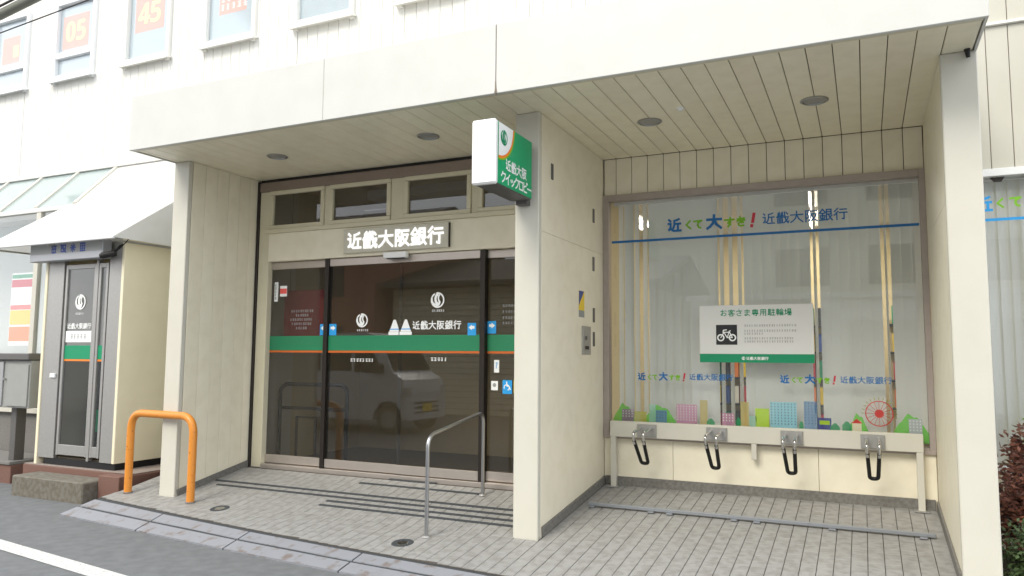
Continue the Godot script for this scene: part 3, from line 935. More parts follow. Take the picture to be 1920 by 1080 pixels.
# ---------------------------------------------------------------- glazed entrance
func build_entrance(b: Node3D) -> void:
	var en := part(b, "entrance_frame")
	var z := ZD
	# jambs, header, transom bars
	bx(en, "jamb", M.bronze, XL1 + 0.002, -3.715, 0.1, HS - 0.02, z - 0.07, z + 0.03, 0.003)
	bx(en, "jamb", M.frame_cream, -3.714, -3.575, 0.1, 3.12, z - 0.06, z + 0.012, 0.003)
	bx(en, "jamb", M.frame_cream, -0.33, XM0 + 0.001, 0.1, 3.12, z - 0.06, z + 0.012, 0.003)
	bx(en, "header", M.cream_c, -3.574, -0.331, 2.352, 2.655, z - 0.08, z + 0.02, 0.003)
	bx(en, "ledge", M.frame_cream, -3.62, -0.331, 2.656, 2.70, z - 0.06, z + 0.04, 0.004)
	bx(en, "shutter_box", M.shutter, -3.714, XM0 - 0.001, 3.122, 3.222, z - 0.06, z + 0.03, 0.006)
	bx(en, "shutter_slot", M.black, -3.714, XM0 - 0.001, 3.223, HS - 0.001, z - 0.05, z + 0.005, 0.0)
	bx(en, "threshold", M.alu, -3.57, XM0, 0.165, 0.212, z - 0.12, z + 0.03, 0.004)
	var tx := [[-3.574, -2.84], [-2.77, -2.01], [-1.85, -1.10], [-1.02, -0.331]]
	for i in 4:
		var tw := part(b, "transom_window", Vector3((tx[i][0] + tx[i][1]) / 2, 2.91, z))
		var w: float = tx[i][1] - tx[i][0]
		var st := start()
		add_box(st, Vector3(w, 0.042, 0.05), Vector3(0, 0.19, 0), 0.004)
		add_box(st, Vector3(w, 0.042, 0.05), Vector3(0, -0.187, 0), 0.004)
		add_box(st, Vector3(0.045, 0.33, 0.048), Vector3(-w / 2 + 0.0225, 0.001, 0), 0.004)
		add_box(st, Vector3(0.045, 0.33, 0.048), Vector3(w / 2 - 0.0225, 0.001, 0), 0.004)
		put(tw, "frame", st.commit(), M.frame_cream)
		put(tw, "pane", box_mesh(Vector3(w - 0.08, 0.34, 0.006), 0), M.door_glass, Vector3(0, 0.001, -0.008))
	for m in [[-2.838, -2.772], [-2.008, -1.852], [-1.098, -1.022]]:
		bx(en, "mullion", M.frame_cream, m[0], m[1], 2.701, 3.121, z - 0.05, z + 0.008, 0.003)
	# glass leaves
	var leaves := [["side_light", -3.574, -2.815, z - 0.06], ["sliding_door", -2.765, -1.87, z - 0.03], ["sliding_door", -1.902, -1.0, z - 0.015], ["side_light", -0.945, -0.33, z - 0.06]]
	for L in leaves:
		var d := part(b, L[0], Vector3((L[1] + L[2]) / 2, 0.0, L[3]))
		var w: float = L[2] - L[1]
		put(d, "pane", box_mesh(Vector3(w - 0.004, 1.96, 0.01), 0), M.door_glass, Vector3(0, 1.29, 0))
		put(d, "top_rail", box_mesh(Vector3(w, 0.075, 0.03), 0.003), M.alu, Vector3(0, 2.308, 0.004))
		put(d, "bottom_rail", box_mesh(Vector3(w, 0.085, 0.03), 0.003), M.alu, Vector3(0, 0.262, 0.004))
		var st := start()
		quad(st, Vector3(-w / 2, 1.402, 0), Vector3(w / 2, 1.402, 0), Vector3(w / 2, 1.553, 0), Vector3(-w / 2, 1.553, 0), Vector3.BACK)
		put(d, "green_band", st.commit(), M.green_film, Vector3(0, 0, 0.0065))
		var so := start()
		quad(so, Vector3(-w / 2, 1.379, 0), Vector3(w / 2, 1.379, 0), Vector3(w / 2, 1.4, 0), Vector3(-w / 2, 1.4, 0), Vector3.BACK)
		put(d, "orange_line", so.commit(), M.orange_film, Vector3(0, 0, 0.0065))
		var at: float = d.position.x
		var zz := 0.0075
		if L[1] == -2.765:
			put(d, "emblem_print", emblem(0.07), M.white_print, Vector3(-2.348 - at, 1.705, zz))
			put(d, "small_lettering", fine_print([[-0.06, 0.06, 0]], 0.022, 3), M.white_print, Vector3(-2.348 - at, 1.605, zz))
			put(d, "small_lettering", fine_print([[-0.14, 0.14, 0]], 0.034, 4), M.white_print, Vector3(-2.34 - at, 1.305, zz))
			caution(d, -1.955 - at, zz)
			arrow_sticker(d, -2.71 - at, 1.615, zz, 1.0)
		elif L[1] == -1.902:
			put(d, "emblem_print", emblem(0.075), M.white_print, Vector3(-1.461 - at, 1.887, zz))
			put(d, "small_lettering", fine_print([[-0.06, 0.06, 0]], 0.022, 5), M.white_print, Vector3(-1.461 - at, 1.785, zz))
			put_row(d, "近畿大阪銀行", 0.091, 0.088, 0.11, M.white_print, Transform3D(Basis.IDENTITY, Vector3(-1.47 - at, 1.648, zz)))
			put(d, "small_lettering", fine_print([[-0.08, 0.08, 0]], 0.036, 6), M.white_print, Vector3(-1.45 - at, 1.32, zz))
			caution(d, -1.815 - at, zz)
			arrow_sticker(d, -1.085 - at, 1.605, zz, -1.0)
		elif L[1] == -3.574:
			arrow_sticker(d, -2.855 - at, 1.617, zz, -1.0)
			put(d, "small_lettering", fine_print([[-0.14, 0.14, 0.1], [-0.08, 0.08, 0.055], [-0.15, 0.14, 0.01], [-0.13, 0.13, -0.035], [-0.07, 0.08, -0.08]], 0.028, 7), M.grey_print, Vector3(-3.15 - at, 1.715, zz))
			var sg := start()
			add_box(sg, Vector3(0.05, 0.21, 0.004), Vector3(-3.505 - at, 2.03, 0.008), 0.001)
			put(d, "white_sticker", sg.commit(), M.white_print)
			put(d, "small_lettering", fine_print([[-0.02, 0.012, 0.07], [-0.02, 0.012, 0.035], [-0.02, 0.012, 0], [-0.02, 0.012, -0.035], [-0.02, 0.012, -0.07]], 0.03, 8), M.black_print, Vector3(-3.505 - at, 2.03, 0.0108))
			var rs := start()
			add_box(rs, Vector3(0.095, 0.115, 0.003), Vector3(-3.405 - at, 2.035, 0.008), 0.001)
			put(d, "pink_sticker", rs.commit(), M.white_print)
			var rr := start()
			add_box(rr, Vector3(0.092, 0.055, 0.002), Vector3(-3.405 - at, 2.035, 0.0105), 0.0005)
			put(d, "red_sign", rr.commit(), M.pink_print)
		else:
			arrow_sticker(d, -0.9 - at, 1.622, zz, 1.0)
			put(d, "small_lettering", fine_print([[-0.1, 0.18, 0.13], [-0.1, 0.14, 0.075], [-0.1, 0.12, 0.02], [-0.1, 0.15, -0.03]], 0.026, 9), M.grey_print, Vector3(-0.69 - at, 1.69, zz))
			for s in [[-0.845, 1.262, 0.052, 0.115, "white_print"], [-0.865, 1.085, 0.07, 0.085, "white_print"], [-0.735, 1.075, 0.095, 0.125, "sky_print"], [-0.63, 1.08, 0.08, 0.115, "yellow_print"]]:
				var ps := start()
				add_box(ps, Vector3(s[2], s[3], 0.003), Vector3(s[0] - at, s[1], 0.0085), 0.001)
				put(d, "sticker", ps.commit(), M[s[4]])
			put(d, "sticker_mark", fine_print([[-0.012, 0.01, 0.02], [-0.012, 0.01, -0.01]], 0.03, 12), M.sky_print, Vector3(-0.845 - at, 1.265, 0.0108))
			put(d, "sticker_mark", prism(disc_poly(0.018, 16), 0.0), M.grey_print, Vector3(-0.865 - at, 1.09, 0.0108))
			var ws := start()
			var q := add_stroke(ws, arc_pts(-0.005, -0.015, 0.026, -60, 200, 12), 0.008, 0.0)
			q = add_stroke(ws, PackedVector2Array([Vector2(-0.005, 0.035), Vector2(-0.002, 0.0), Vector2(0.02, -0.004), Vector2(0.032, -0.032)]), 0.01, q)
			put(d, "wheelchair_mark", ws.commit(), M.white_print, Vector3(-0.735 - at, 1.085, 0.0108))
	bx(en, "post", M.bronze, -2.814, -2.766, 0.19, 2.35, z - 0.07, z + 0.006, 0.003)
	bx(en, "post", M.bronze, -0.999, -0.946, 0.19, 2.35, z - 0.07, z + 0.006, 0.003)

func caution(d: Node3D, x: float, z: float) -> void:
	put(d, "triangle_sticker", prism(PackedVector2Array([Vector2(-0.062, -0.05), Vector2(0.062, -0.05), Vector2(0.012, 0.068), Vector2(-0.012, 0.068)]), 0.001), M.white_print, Vector3(x, 1.638, z + 0.001))
	put(d, "sticker_line", prism(PackedVector2Array([Vector2(-0.056, -0.03), Vector2(0.056, -0.03), Vector2(0.053, -0.02), Vector2(-0.053, -0.02)]), 0.0), M.sky_print, Vector3(x, 1.638, z + 0.0016))
	put(d, "sticker_base", prism(PackedVector2Array([Vector2(-0.07, -0.082), Vector2(0.07, -0.082), Vector2(0.07, -0.052), Vector2(-0.07, -0.052)]), 0.001), M.white_print, Vector3(x, 1.638, z + 0.001))

func arrow_sticker(d: Node3D, x: float, y: float, z: float, dir: float) -> void:
	put(d, "arrow_sticker", prism(PackedVector2Array([Vector2(-0.045, -0.058), Vector2(0.045, -0.058), Vector2(0.045, 0.058), Vector2(-0.045, 0.058)]), 0.001), M.sky_print, Vector3(x, y, z + 0.001))
	put(d, "arrow", prism(PackedVector2Array([Vector2(-0.028 * dir, 0.004), Vector2(-0.028 * dir, 0.03), Vector2(0.0, 0.03), Vector2(0.0, 0.042), Vector2(0.034 * dir, 0.016), Vector2(0.0, -0.01), Vector2(0.0, 0.004)]), 0.0), M.white_print, Vector3(x, y, z + 0.0016))

# ---------------------------------------------------------------- rooms behind the glass
func build_rooms() -> void:
	var office := thing("office_interior", "bright cream office room behind the vertical blinds", "", Vector3.ZERO, "", "structure")
	bx(office, "floor", M.room_floor, -3.0, 7.5, -0.02, 0.099, -6.2, ZF - 0.2, 0)
	bx(office, "back_wall", M.room_wall, -3.0, 7.5, 0.1, 3.3, -6.2, -6.0, 0)
	bx(office, "side_wall", M.room_wall, -0.15, -0.04, 0.1, 3.3, -3.0, ZF - 0.201, 0)
	bx(office, "side_wall", M.room_wall, -3.1, -3.0, 0.1, 3.3, -6.0, -3.11, 0)
	bx(office, "rear_wall", M.room_wall, -3.0, -0.15, 0.1, 3.3, -3.1, -3.0, 0)
	bx(office, "side_wall", M.room_wall, 7.4, 7.5, 0.1, 3.3, -6.0, ZF - 0.2, 0)
	bx(office, "ceiling", M.room_ceiling, -3.0, 7.5, 3.18, 3.3, -6.0, ZF - 0.3, 0)
	# shelves against the back wall, seen in the gaps between the slats
	for s in [[0.1, 0.9, -5.0], [1.2, 2.2, -5.2], [2.5, 3.6, -5.0]]:
		var sh := thing("leaflet_rack", "dark leaflet rack with coloured folders inside the bank office", "rack", Vector3(s[0], 0.1, s[2]), "leaflet racks inside the office")
		bx(sh, "back_panel", M.lobby_wall, 0, s[1] - s[0], 0, 1.75, -0.32, -0.3, 0.002)
		for k in 5: bx(sh, "shelf", M.bronze, 0, s[1] - s[0], 0.3 + k * 0.34, 0.325 + k * 0.34, -0.3, 0.0, 0.002)
		var cols := ["red_print", "navy_print", "orange_print", "green_print", "white_print", "yellow_print", "black_print"]
		for k in 5:
			for j in 6:
				var x: float = 0.05 + j * (s[1] - s[0] - 0.1) / 6
				bx(sh, "folder", M[cols[(k * 5 + j * 3 + int(s[0] * 10)) % 7]], x, x + 0.1, 0.327 + k * 0.34, 0.55 + k * 0.34, -0.2, -0.05, 0.002)
	for p in [[-0.42, 0.6, -4.2], [1.8, 0.6, -3.6], [1.72, 0.6, -5.0], [3.9, 0.6, -4.3]]:
		var x: float = p[0]
		var lp := thing("ceiling_light", "lit fluorescent tube fitting on the office ceiling", "ceiling light", Vector3(x, 3.14, p[2]), "office ceiling lights")
		bx(lp, "housing", M.white, -0.15, 0.15, 0.0, 0.038, -0.62, 0.62, 0.004)
		for s in [-1.0, 1.0]:
			tube(lp, "fluorescent_tube", M.lamp, [Vector3(0.07 * s, -0.022, -0.58), Vector3(0.07 * s, -0.022, 0.58)], 0.018, 10)
		var al := AreaLight3D.new()
		al.name = "lamp_glow"
		al.area_size = Vector2(0.3, 1.2)
		al.light_energy = 0.85
		al.light_color = Color(1.0, 0.97, 0.9)
		al.shadow_enabled = true
		lp.add_child(al)
		al.position = Vector3(0, -0.06, 0)
		al.rotation = Vector3(-PI / 2, 0, 0)
	# blinds
	blind("vertical blind of pale grey slats hanging behind the bicycle bay window", 0.1, 2.66, 0.68, 2.82, [[0.1, 0.16], [0.25, 0.29], [0.36, 0.4], [0.5, 0.51], [1.05, 1.15], [1.24, 1.25], [1.41, 1.46], [1.6, 1.61], [1.875, 1.915], [2.28, 2.32], [2.42, 2.44], [2.55, 2.56]])
	blind("vertical blind of pale grey slats hanging behind the window beside the shrubs", 3.0, 5.5, 0.56, 2.78, [])

	var lobby := thing("lobby_interior", "dim brown entrance lobby behind the tinted glass doors", "", Vector3.ZERO, "", "structure")
	bx(lobby, "floor", M.lobby_floor, -3.764, XM0 + 0.002, 0.1, 0.175, -2.9, ZD - 0.125, 0)
	bx(lobby, "back_wall", M.lobby_wall, -3.84, XM0 + 0.04, 0.1, 3.28, -2.95, -2.9, 0)
	bx(lobby, "side_wall", M.lobby_wall, XL1 - 0.1, XL1 - 0.016, 0.1, 3.28, -2.9, ZF - 0.001, 0)
	bx(lobby, "side_wall", M.lobby_wall, XM0 + 0.003, XM0 + 0.05, 0.1, 3.28, -2.9, ZF - 0.201, 0)
	bx(lobby, "ceiling", M.lobby_wall, -3.84, XM0 + 0.04, 3.281, 3.32, -2.9, ZF + 0.002, 0)
	var ra := thing("ramp_railing", "black tubular railing standing inside the entrance lobby", "railing", Vector3(-3.66, 0.175, -1.3))
	tube(ra, "frame", M.black, [Vector3(0, 0, 0), Vector3(0, 0.78, 0), Vector3(0.03, 0.83, 0), Vector3(0.08, 0.86, 0), Vector3(0.84, 0.86, 0), Vector3(0.89, 0.83, 0), Vector3(0.91, 0.78, 0), Vector3(0.91, 0, 0)], 0.022)
	tube(ra, "middle_rail", M.black, [Vector3(0.02, 0.6, 0), Vector3(0.9, 0.6, 0)], 0.018)
	tube(ra, "inner_frame", M.black, [Vector3(0.2, 0, -0.05), Vector3(0.2, 0.5, -0.05), Vector3(0.46, 0.5, -0.05), Vector3(0.46, 0, -0.05)], 0.016)
	var po := thing("lobby_poster", "dark red poster hanging on wires inside the entrance lobby", "poster", Vector3(-3.27, 0.175, -1.18))
	bx(po, "sheet", M.poster_red, -0.27, 0.27, 1.28, 1.88, -0.01, 0.0, 0.001)
	for x in [-0.2, 0.2]: tube(po, "hanging_wire", M.black, [Vector3(x, 1.87, -0.006), Vector3(x, 3.08, -0.006)], 0.002, 5)

func blind(label: String, x0: float, x1: float, y0: float, y1: float, gaps: Array) -> void:
	var bl := thing("vertical_blind", label, "blind")
	bx(bl, "head_rail", M.white, x0 - 0.04, x1 + 0.03, y1, y1 + 0.04, ZF - 0.16, ZF - 0.11, 0.003)
	var slat := box_mesh(Vector3(0.089, y1 - y0, 0.0015), 0)
	var x := x0 + 0.03
	while x < x1 + 0.02:
		var open := false
		for g in gaps:
			if x > g[0] - 0.012 and x < g[1] + 0.012: open = true
		put(bl, "slat", slat, M.blind, Vector3(x, (y0 + y1) / 2, ZF - 0.135), Vector3(0, deg_to_rad(78.0 if open else rng.randf_range(17.0, 20.0)), 0))
		x += 0.079

# ---------------------------------------------------------------- glazed side bay and awning
func build_bays() -> void:
	var by := thing("glazed_bay", "white framed glazed bay with a sloping glass top beside the bank porch", "building")
	var zb := -1.0
	var lo := Vector2(-1.0, 3.26)
	var hi := Vector2(ZF + 0.002, 3.9)
	# sloping panes with glazing bars
	var sl := part(by, "sloping_roof")
	var bars := [-11.6, -10.82, -10.04, -9.26, -8.48, -7.69, -6.91]
	for i in bars.size():
		var x: float = bars[i]
		var st := start()
		add_slab(st, Vector3(x - 0.03, hi.y + 0.03, hi.x), Vector3(x + 0.03, hi.y + 0.03, hi.x), Vector3(x + 0.03, lo.y + 0.03, lo.x), Vector3(x - 0.03, lo.y + 0.03, lo.x), Vector3(0, -0.05, -0.03))
		put(sl, "glazing_bar", st.commit(), M.pillar)
		if i < bars.size() - 1:
			var x2: float = bars[i + 1]
			var sp := start()
			add_slab(sp, Vector3(x + 0.032, hi.y, hi.x), Vector3(x2 - 0.032, hi.y, hi.x), Vector3(x2 - 0.032, lo.y, lo.x), Vector3(x + 0.032, lo.y, lo.x), Vector3(0, -0.006, -0.006))
			put(sl, "pane", sp.commit(), M.roof_glass)
	var so := start()
	add_slab(so, Vector3(-6.878, hi.y, hi.x), Vector3(XL0 - 0.004, hi.y, hi.x), Vector3(XL0 - 0.004, lo.y, lo.x), Vector3(-6.878, lo.y, lo.x), Vector3(0, -0.03, -0.02))
	put(sl, "roof_panel", so.commit(), M.awning)
	bx(sl, "top_trim", M.board_a, -13.0, XL0 - 0.004, 3.885, 3.93, ZF + 0.002, ZF + 0.05, 0.004)
	bx(sl, "eaves_rail", M.board_a, -13.0, XL0 - 0.004, 3.2, 3.255, zb - 0.03, zb + 0.035, 0.004)
	# upright windows
	var wx := [-12.2, -11.3, -10.4, -9.5, -8.6, -7.56, -6.6, -5.6, -4.6]
	for i in wx.size():
		bx(by, "mullion", M.pillar, wx[i] - 0.045, wx[i] + 0.045, 0.66, 3.199, zb - 0.03, zb + 0.03, 0.004)
		if i < wx.size() - 1:
			bx(by, "pane", M.window_glass, wx[i] + 0.046, wx[i + 1] - 0.046, 0.67, 3.198, zb - 0.006, zb, 0)
	bx(by, "sill", M.pillar, -13.0, XL0 - 0.004, 0.59, 0.658, zb - 0.06, zb + 0.09, 0.005)
	bx(by, "low_wall", M.concrete, -13.0, XL0 - 0.004, -0.2, 0.589, zb - 0.15, zb + 0.02, 0.003)
	bx(by, "inner_wall", M.room_wall_cool, -13.0, XL1 - 0.11, 0.0, 3.9, ZF - 0.36, ZF - 0.305, 0)
	# poster in the window
	var po := thing("window_poster", "red, white and yellow leaflet poster hung in the glazed bay", "poster", Vector3(-7.9, 1.45, zb - 0.05))
	bx(po, "sheet", M.white_print, -0.26, 0.26, 0.0, 0.97, -0.004, 0.0, 0.0005)
	bx(po, "red_stripe", M.red_print, -0.25, 0.25, 0.78, 0.88, 0.0005, 0.002, 0)
	bx(po, "green_stripe", M.green_print, -0.25, 0.25, 0.9, 0.95, 0.0005, 0.002, 0)
	bx(po, "pink_stripe", M.pink_print, -0.25, 0.25, 0.48, 0.54, 0.0005, 0.002, 0)
	bx(po, "yellow_field", M.yellow_print, -0.25, 0.25, 0.28, 0.47, 0.0005, 0.002, 0)
	bx(po, "orange_field", M.orange_print, -0.25, 0.25, 0.06, 0.25, 0.0005, 0.002, 0)
	# posters in the upper windows
	for p in [[0, -9.5, 5.98, 0.42, 0.42, "", "white band and red poster in the upper window nearest the overhead cables"], [1, -8.0, 6.02, 0.56, 0.5, "05", "red poster with yellow digits 05 in an upper window with a crossbar"], [2, -6.47, 6.0, 0.56, 0.5, "45", "red poster with yellow digits 45 in an upper window"], [3, -4.95, 5.86, 0.46, 0.3, "", "pale red notice in the upper window over the canopy end"]]:
		var up := thing("upper_poster", p[6], "poster", Vector3(p[1], p[2], ZF - 0.0158))
		bx(up, "sheet", M.red_pale, -p[3] / 2, p[3] / 2, -p[4] / 2, p[4] / 2, 0.0, 0.0012, 0)
		if p[5] != "":
			var tm := TextMesh.new()
			tm.text = p[5]
			var sfont := SystemFont.new()
			sfont.font_names = PackedStringArray(["Droid Sans"])
			sfont.font_weight = 700
			tm.font = sfont
			tm.font_size = 64
			tm.pixel_size = 0.0064
			tm.depth = 0.0008
			put(up, "lettering", tm, M.yellow_pale, Vector3(0, 0, 0.0018))
		elif p[0] == 0:
			bx(up, "yellow_field", M.yellow_pale, 0.06, 0.18, -0.12, 0.06, 0.0013, 0.002, 0)
		else:
			put(up, "small_lettering", fine_print([[-0.2, 0.2, 0.05], [-0.2, 0.2, -0.06]], 0.085, 15), M.white_print, Vector3(0, 0, 0.0016))
	# awning
	var aw := thing("awning", "white fabric awning sloping out over the cash booth", "awning")
	var ax0 := -7.02
	var ax1 := -4.79
	var at := start()
	add_slab(at, Vector3(ax0, 3.235, -0.965), Vector3(ax1, 3.235, -0.965), Vector3(ax1, 2.575, 0.0), Vector3(ax0, 2.575, 0.0), Vector3(0, -0.015, -0.008))
	put(aw, "top_sheet", at.commit(), M.awning)
	for x in [ax0 + 0.004, ax1 - 0.004]:
		var se := start()
		add_prism(se, PackedVector2Array([Vector2(0.0, 2.56), Vector2(-0.965, 3.215), Vector2(-0.965, 2.56)]), 0.0, Basis(Vector3(0, 0, 1), Vector3(0, 1, 0), Vector3(-1, 0, 0)), Vector3(x, 0, 0))
		put(aw, "end_sheet", se.commit(), M.awning)
	bx(aw, "front_bar", M.alu_white, ax0, ax1, 2.545, 2.572, -0.02, 0.012, 0.005)
	for x in [ax0 + 0.1, -5.9, ax1 - 0.1]:
		tube(aw, "arm", M.steel_dull, [Vector3(x, 2.56, -0.95), Vector3(x, 2.545, -0.03)], 0.012, 8)

# ---------------------------------------------------------------- cash booth
func build_booth() -> void:
	var base := thing("booth_platform", "low red brick tiled platform under the cash booth", "platform")
	bx(base, "slab", M.red_tile, -6.35, -4.892, -0.2, 0.118, -0.96, -0.205, 0.006)
	bx(base, "slab", M.red_tile, -4.89, -4.58, -0.2, 0.116, -0.96, -0.05, 0.006)
	bx(base, "paving", M.paving_pink, -6.34, -4.6, 0.119, 0.128, -0.95, -0.21, 0.002)
	var base2 := thing("planter_edge", "low red brick kerb below the glazed bay windows", "kerb")
	bx(base2, "bricks", M.red_tile, -12.0, -6.75, -0.2, 0.06, -0.9, -0.32, 0.006)
	bx(base2, "coping", M.concrete, -12.0, -6.75, 0.061, 0.1, -0.92, -0.3, 0.006)
	var step := thing("concrete_step", "stained concrete step block before the cash booth", "step")
	bx(step, "block", M.concrete_old, -6.03, -4.9, -0.2, 0.06, -0.2, 0.11, 0.012)
	var bo := thing("cash_booth", "stainless steel cash machine booth with narrow glass doors and cream side", "booth", Vector3(0, 0, 0))
	var zf := -0.25
	bx(bo, "plinth", M.black, -6.1, -4.94, 0.129, 0.2, -0.94, zf - 0.02, 0.003)
	bx(bo, "side_panel", M.cream_pale, -4.96, -4.92, 0.2, 2.62, -0.94, zf + 0.01, 0.004)
	bx(bo, "side_panel", M.cream_pale, -6.22, -6.18, 0.12, 2.62, -0.94, zf + 0.01, 0.004)
	bx(bo, "back_panel", M.cream_pale, -6.179, -4.961, 0.2, 2.62, -0.94, -0.92, 0.003)
	bx(bo, "roof", M.cream_pale, -6.22, -4.92, 2.621, 2.66, -0.94, zf + 0.02, 0.004)
	bx(bo, "steel_jamb", M.steel_dull, -6.179, -5.91, 0.2, 2.4, zf - 0.05, zf, 0.003)
	bx(bo, "steel_jamb", M.steel_dull, -5.16, -4.961, 0.2, 2.4, zf - 0.05, zf, 0.003)
	bx(bo, "head_panel", M.steel_dull, -6.179, -4.961, 2.401, 2.619, zf - 0.05, zf, 0.003)
	bx(bo, "floor", M.lobby_floor, -6.179, -4.961, 0.2, 0.215, -0.92, zf - 0.051, 0)
	for L in [[-5.88, -5.37], [-5.33, -5.18]]:
		var d := part(bo, "glass_door", Vector3((L[0] + L[1]) / 2, 0, zf - 0.02))
		var w: float = L[1] - L[0]
		var st := start()
		add_box(st, Vector3(0.035, 2.1, 0.035), Vector3(-w / 2 + 0.0175, 1.29, 0), 0.003)
		add_box(st, Vector3(0.035, 2.1, 0.035), Vector3(w / 2 - 0.0175, 1.29, 0), 0.003)
		add_box(st, Vector3(w - 0.07, 0.05, 0.034), Vector3(0, 2.315, 0), 0.003)
		add_box(st, Vector3(w - 0.07, 0.11, 0.034), Vector3(0, 0.3, 0), 0.003)
		put(d, "frame", st.commit(), M.steel_dull)
		put(d, "pane", box_mesh(Vector3(w - 0.06, 1.96, 0.006), 0), M.booth_glass, Vector3(0, 1.32, 0))
		var g := start()
		quad(g, Vector3(-w / 2 + 0.036, 1.29, 0), Vector3(w / 2 - 0.036, 1.29, 0), Vector3(w / 2 - 0.036, 1.44, 0), Vector3(-w / 2 + 0.036, 1.44, 0), Vector3.BACK)
		put(d, "green_band", g.commit(), M.green_print, Vector3(0, 0, 0.005))
		var o := start()
		quad(o, Vector3(-w / 2 + 0.036, 1.268, 0), Vector3(w / 2 - 0.036, 1.268, 0), Vector3(w / 2 - 0.036, 1.288, 0), Vector3(-w / 2 + 0.036, 1.288, 0), Vector3.BACK)
		put(d, "orange_line", o.commit(), M.orange_print, Vector3(0, 0, 0.005))
		if w > 0.3:
			put(d, "emblem_print", emblem(0.085), M.white_print, Vector3(0.0, 1.92, 0.006))
			put(d, "small_lettering", fine_print([[-0.07, 0.07, 0]], 0.026, 31), M.white_print, Vector3(0, 1.79, 0.006))
			put(d, "lettering", glyph_row("近畿大阪銀行", 0.066, 0.066, 0.12), M.white_print, Vector3(0, 1.655, 0.006))
			bx(d, "notice_plate", M.white_print, -0.21, 0.21, 1.475, 1.6, 0.004, 0.008, 0.001)
			put(d, "small_lettering", fine_print([[-0.13, 0.13, 0]], 0.05, 32), M.grey_print, Vector3(0, 1.537, 0.0092))
	bx(bo, "mid_post", M.steel_dull, -5.368, -5.332, 0.2, 2.4, zf - 0.05, zf + 0.004, 0.003)
	bx(bo, "lock_plate", M.alu_white, -6.03, -5.94, 1.08, 1.13, zf, zf + 0.02, 0.004)
	# machine inside
	var mc := thing("cash_machine", "dark cash machine with a blue screen inside the booth", "cash machine", Vector3(-5.6, 0.215, -0.86))
	bx(mc, "body", M.black, -0.32, 0.32, 0.0, 0.75, -0.05, 0.25, 0.01)
	bx(mc, "console", M.steel_dark, -0.32, 0.32, 0.751, 1.15, -0.05, 0.14, 0.01)
	bx(mc, "screen", M.navy_print, -0.14, 0.14, 0.85, 1.08, 0.141, 0.146, 0.002)
	bx(mc, "leaflet", M.green_print, -0.3, -0.02, 0.25, 0.5, 0.251, 0.256, 0.001)
	bx(mc, "leaflet", M.red_print, 0.02, 0.2, 0.28, 0.48, 0.251, 0.256, 0.001)
	# light box sign under the awning
	var sg := thing("booth_sign", "grey sign box with four blue characters under the awning", "sign", Vector3(-5.7, 2.475, -0.11))
	bx(sg, "case", M.alu_grey, -0.62, 0.6, -0.1, 0.1, -0.11, 0.0, 0.006)
	bx(sg, "face", M.sign_grey, -0.6, 0.58, -0.02, 0.088, 0.0, 0.003, 0.001)
	for i in 4:
		var sk := start()
		var cx := -0.2 + i * 0.16
		var sd: Array = [["10,20 90,20", "50,5 50,95", "15,50 85,50", "20,90 80,90", "25,20 20,90", "75,20 80,90"], ["15,15 85,15 85,85 15,85 15,15", "50,15 50,85", "15,50 85,50", "5,5 95,95"], ["50,5 50,95", "8,50 92,50", "20,20 80,80", "80,20 20,80"], ["15,10 85,10 85,90", "15,10 15,90 85,90", "15,40 85,40", "15,65 85,65", "50,10 50,90"]][i]
		var q := 0.0
		for s in sd:
			var pts := PackedVector2Array()
			for p in s.split(" "):
				var c: PackedStringArray = p.split(",")
				pts.append(Vector2(cx + (c[0].to_float() - 50) * 0.001, 0.03 - (c[1].to_float() - 50) * 0.001))
			q = add_stroke(sk, pts, 0.016, q)
		put(sg, "character", sk.commit(), M.navy_print, Vector3(0, 0, 0.0035))
	# security camera
	var cmr := thing("security_camera", "small dark security camera on a bracket beside the booth sign", "camera", Vector3(-4.99, 2.4, -0.16))
	tube(cmr, "body", M.rubber, [Vector3(-0.09, -0.01, 0.07), Vector3(0.03, 0.02, 0.0)], 0.035, 12)
	tube(cmr, "bracket", M.rubber, [Vector3(0.0, 0.01, 0.0), Vector3(0.02, 0.1, -0.05), Vector3(0.02, 0.12, -0.09)], 0.012, 8)
	tube(cmr, "lens", M.black, [Vector3(-0.105, -0.014, 0.079), Vector3(-0.09, -0.01, 0.07)], 0.026, 12)
	tube(cmr, "cord", M.rubber, [Vector3(0.03, 0.06, -0.03), Vector3(0.08, 0.08, -0.02), Vector3(0.12, 0.14, -0.05), Vector3(0.13, 0.2, -0.09)], 0.005, 6)
	# grey cabinet beside the booth
	var cb := thing("metal_cabinet", "grey metal cabinet with a lid on a post beside the booth", "cabinet", Vector3(-6.72, 0.1, -0.45))
	bx(cb, "lid", M.steel_dark, -0.62, 0.3, 1.17, 1.25, -0.2, 0.22, 0.01)
	bx(cb, "body", M.cabinet, -0.6, 0.28, 0.62, 1.169, -0.17, 0.17, 0.006)
	bx(cb, "door_panel", M.cabinet_light, -0.58, -0.2, 0.64, 1.15, 0.171, 0.186, 0.004)
	bx(cb, "door_panel", M.cabinet, -0.12, 0.26, 0.64, 1.12, 0.171, 0.186, 0.004)
	tube(cb, "lock", M.chrome, [Vector3(-0.16, 0.95, 0.17), Vector3(-0.16, 0.95, 0.2)], 0.012, 10)
	bx(cb, "post", M.steel_dark, -0.2, -0.1, 0.0, 0.62, -0.06, 0.06, 0.004)

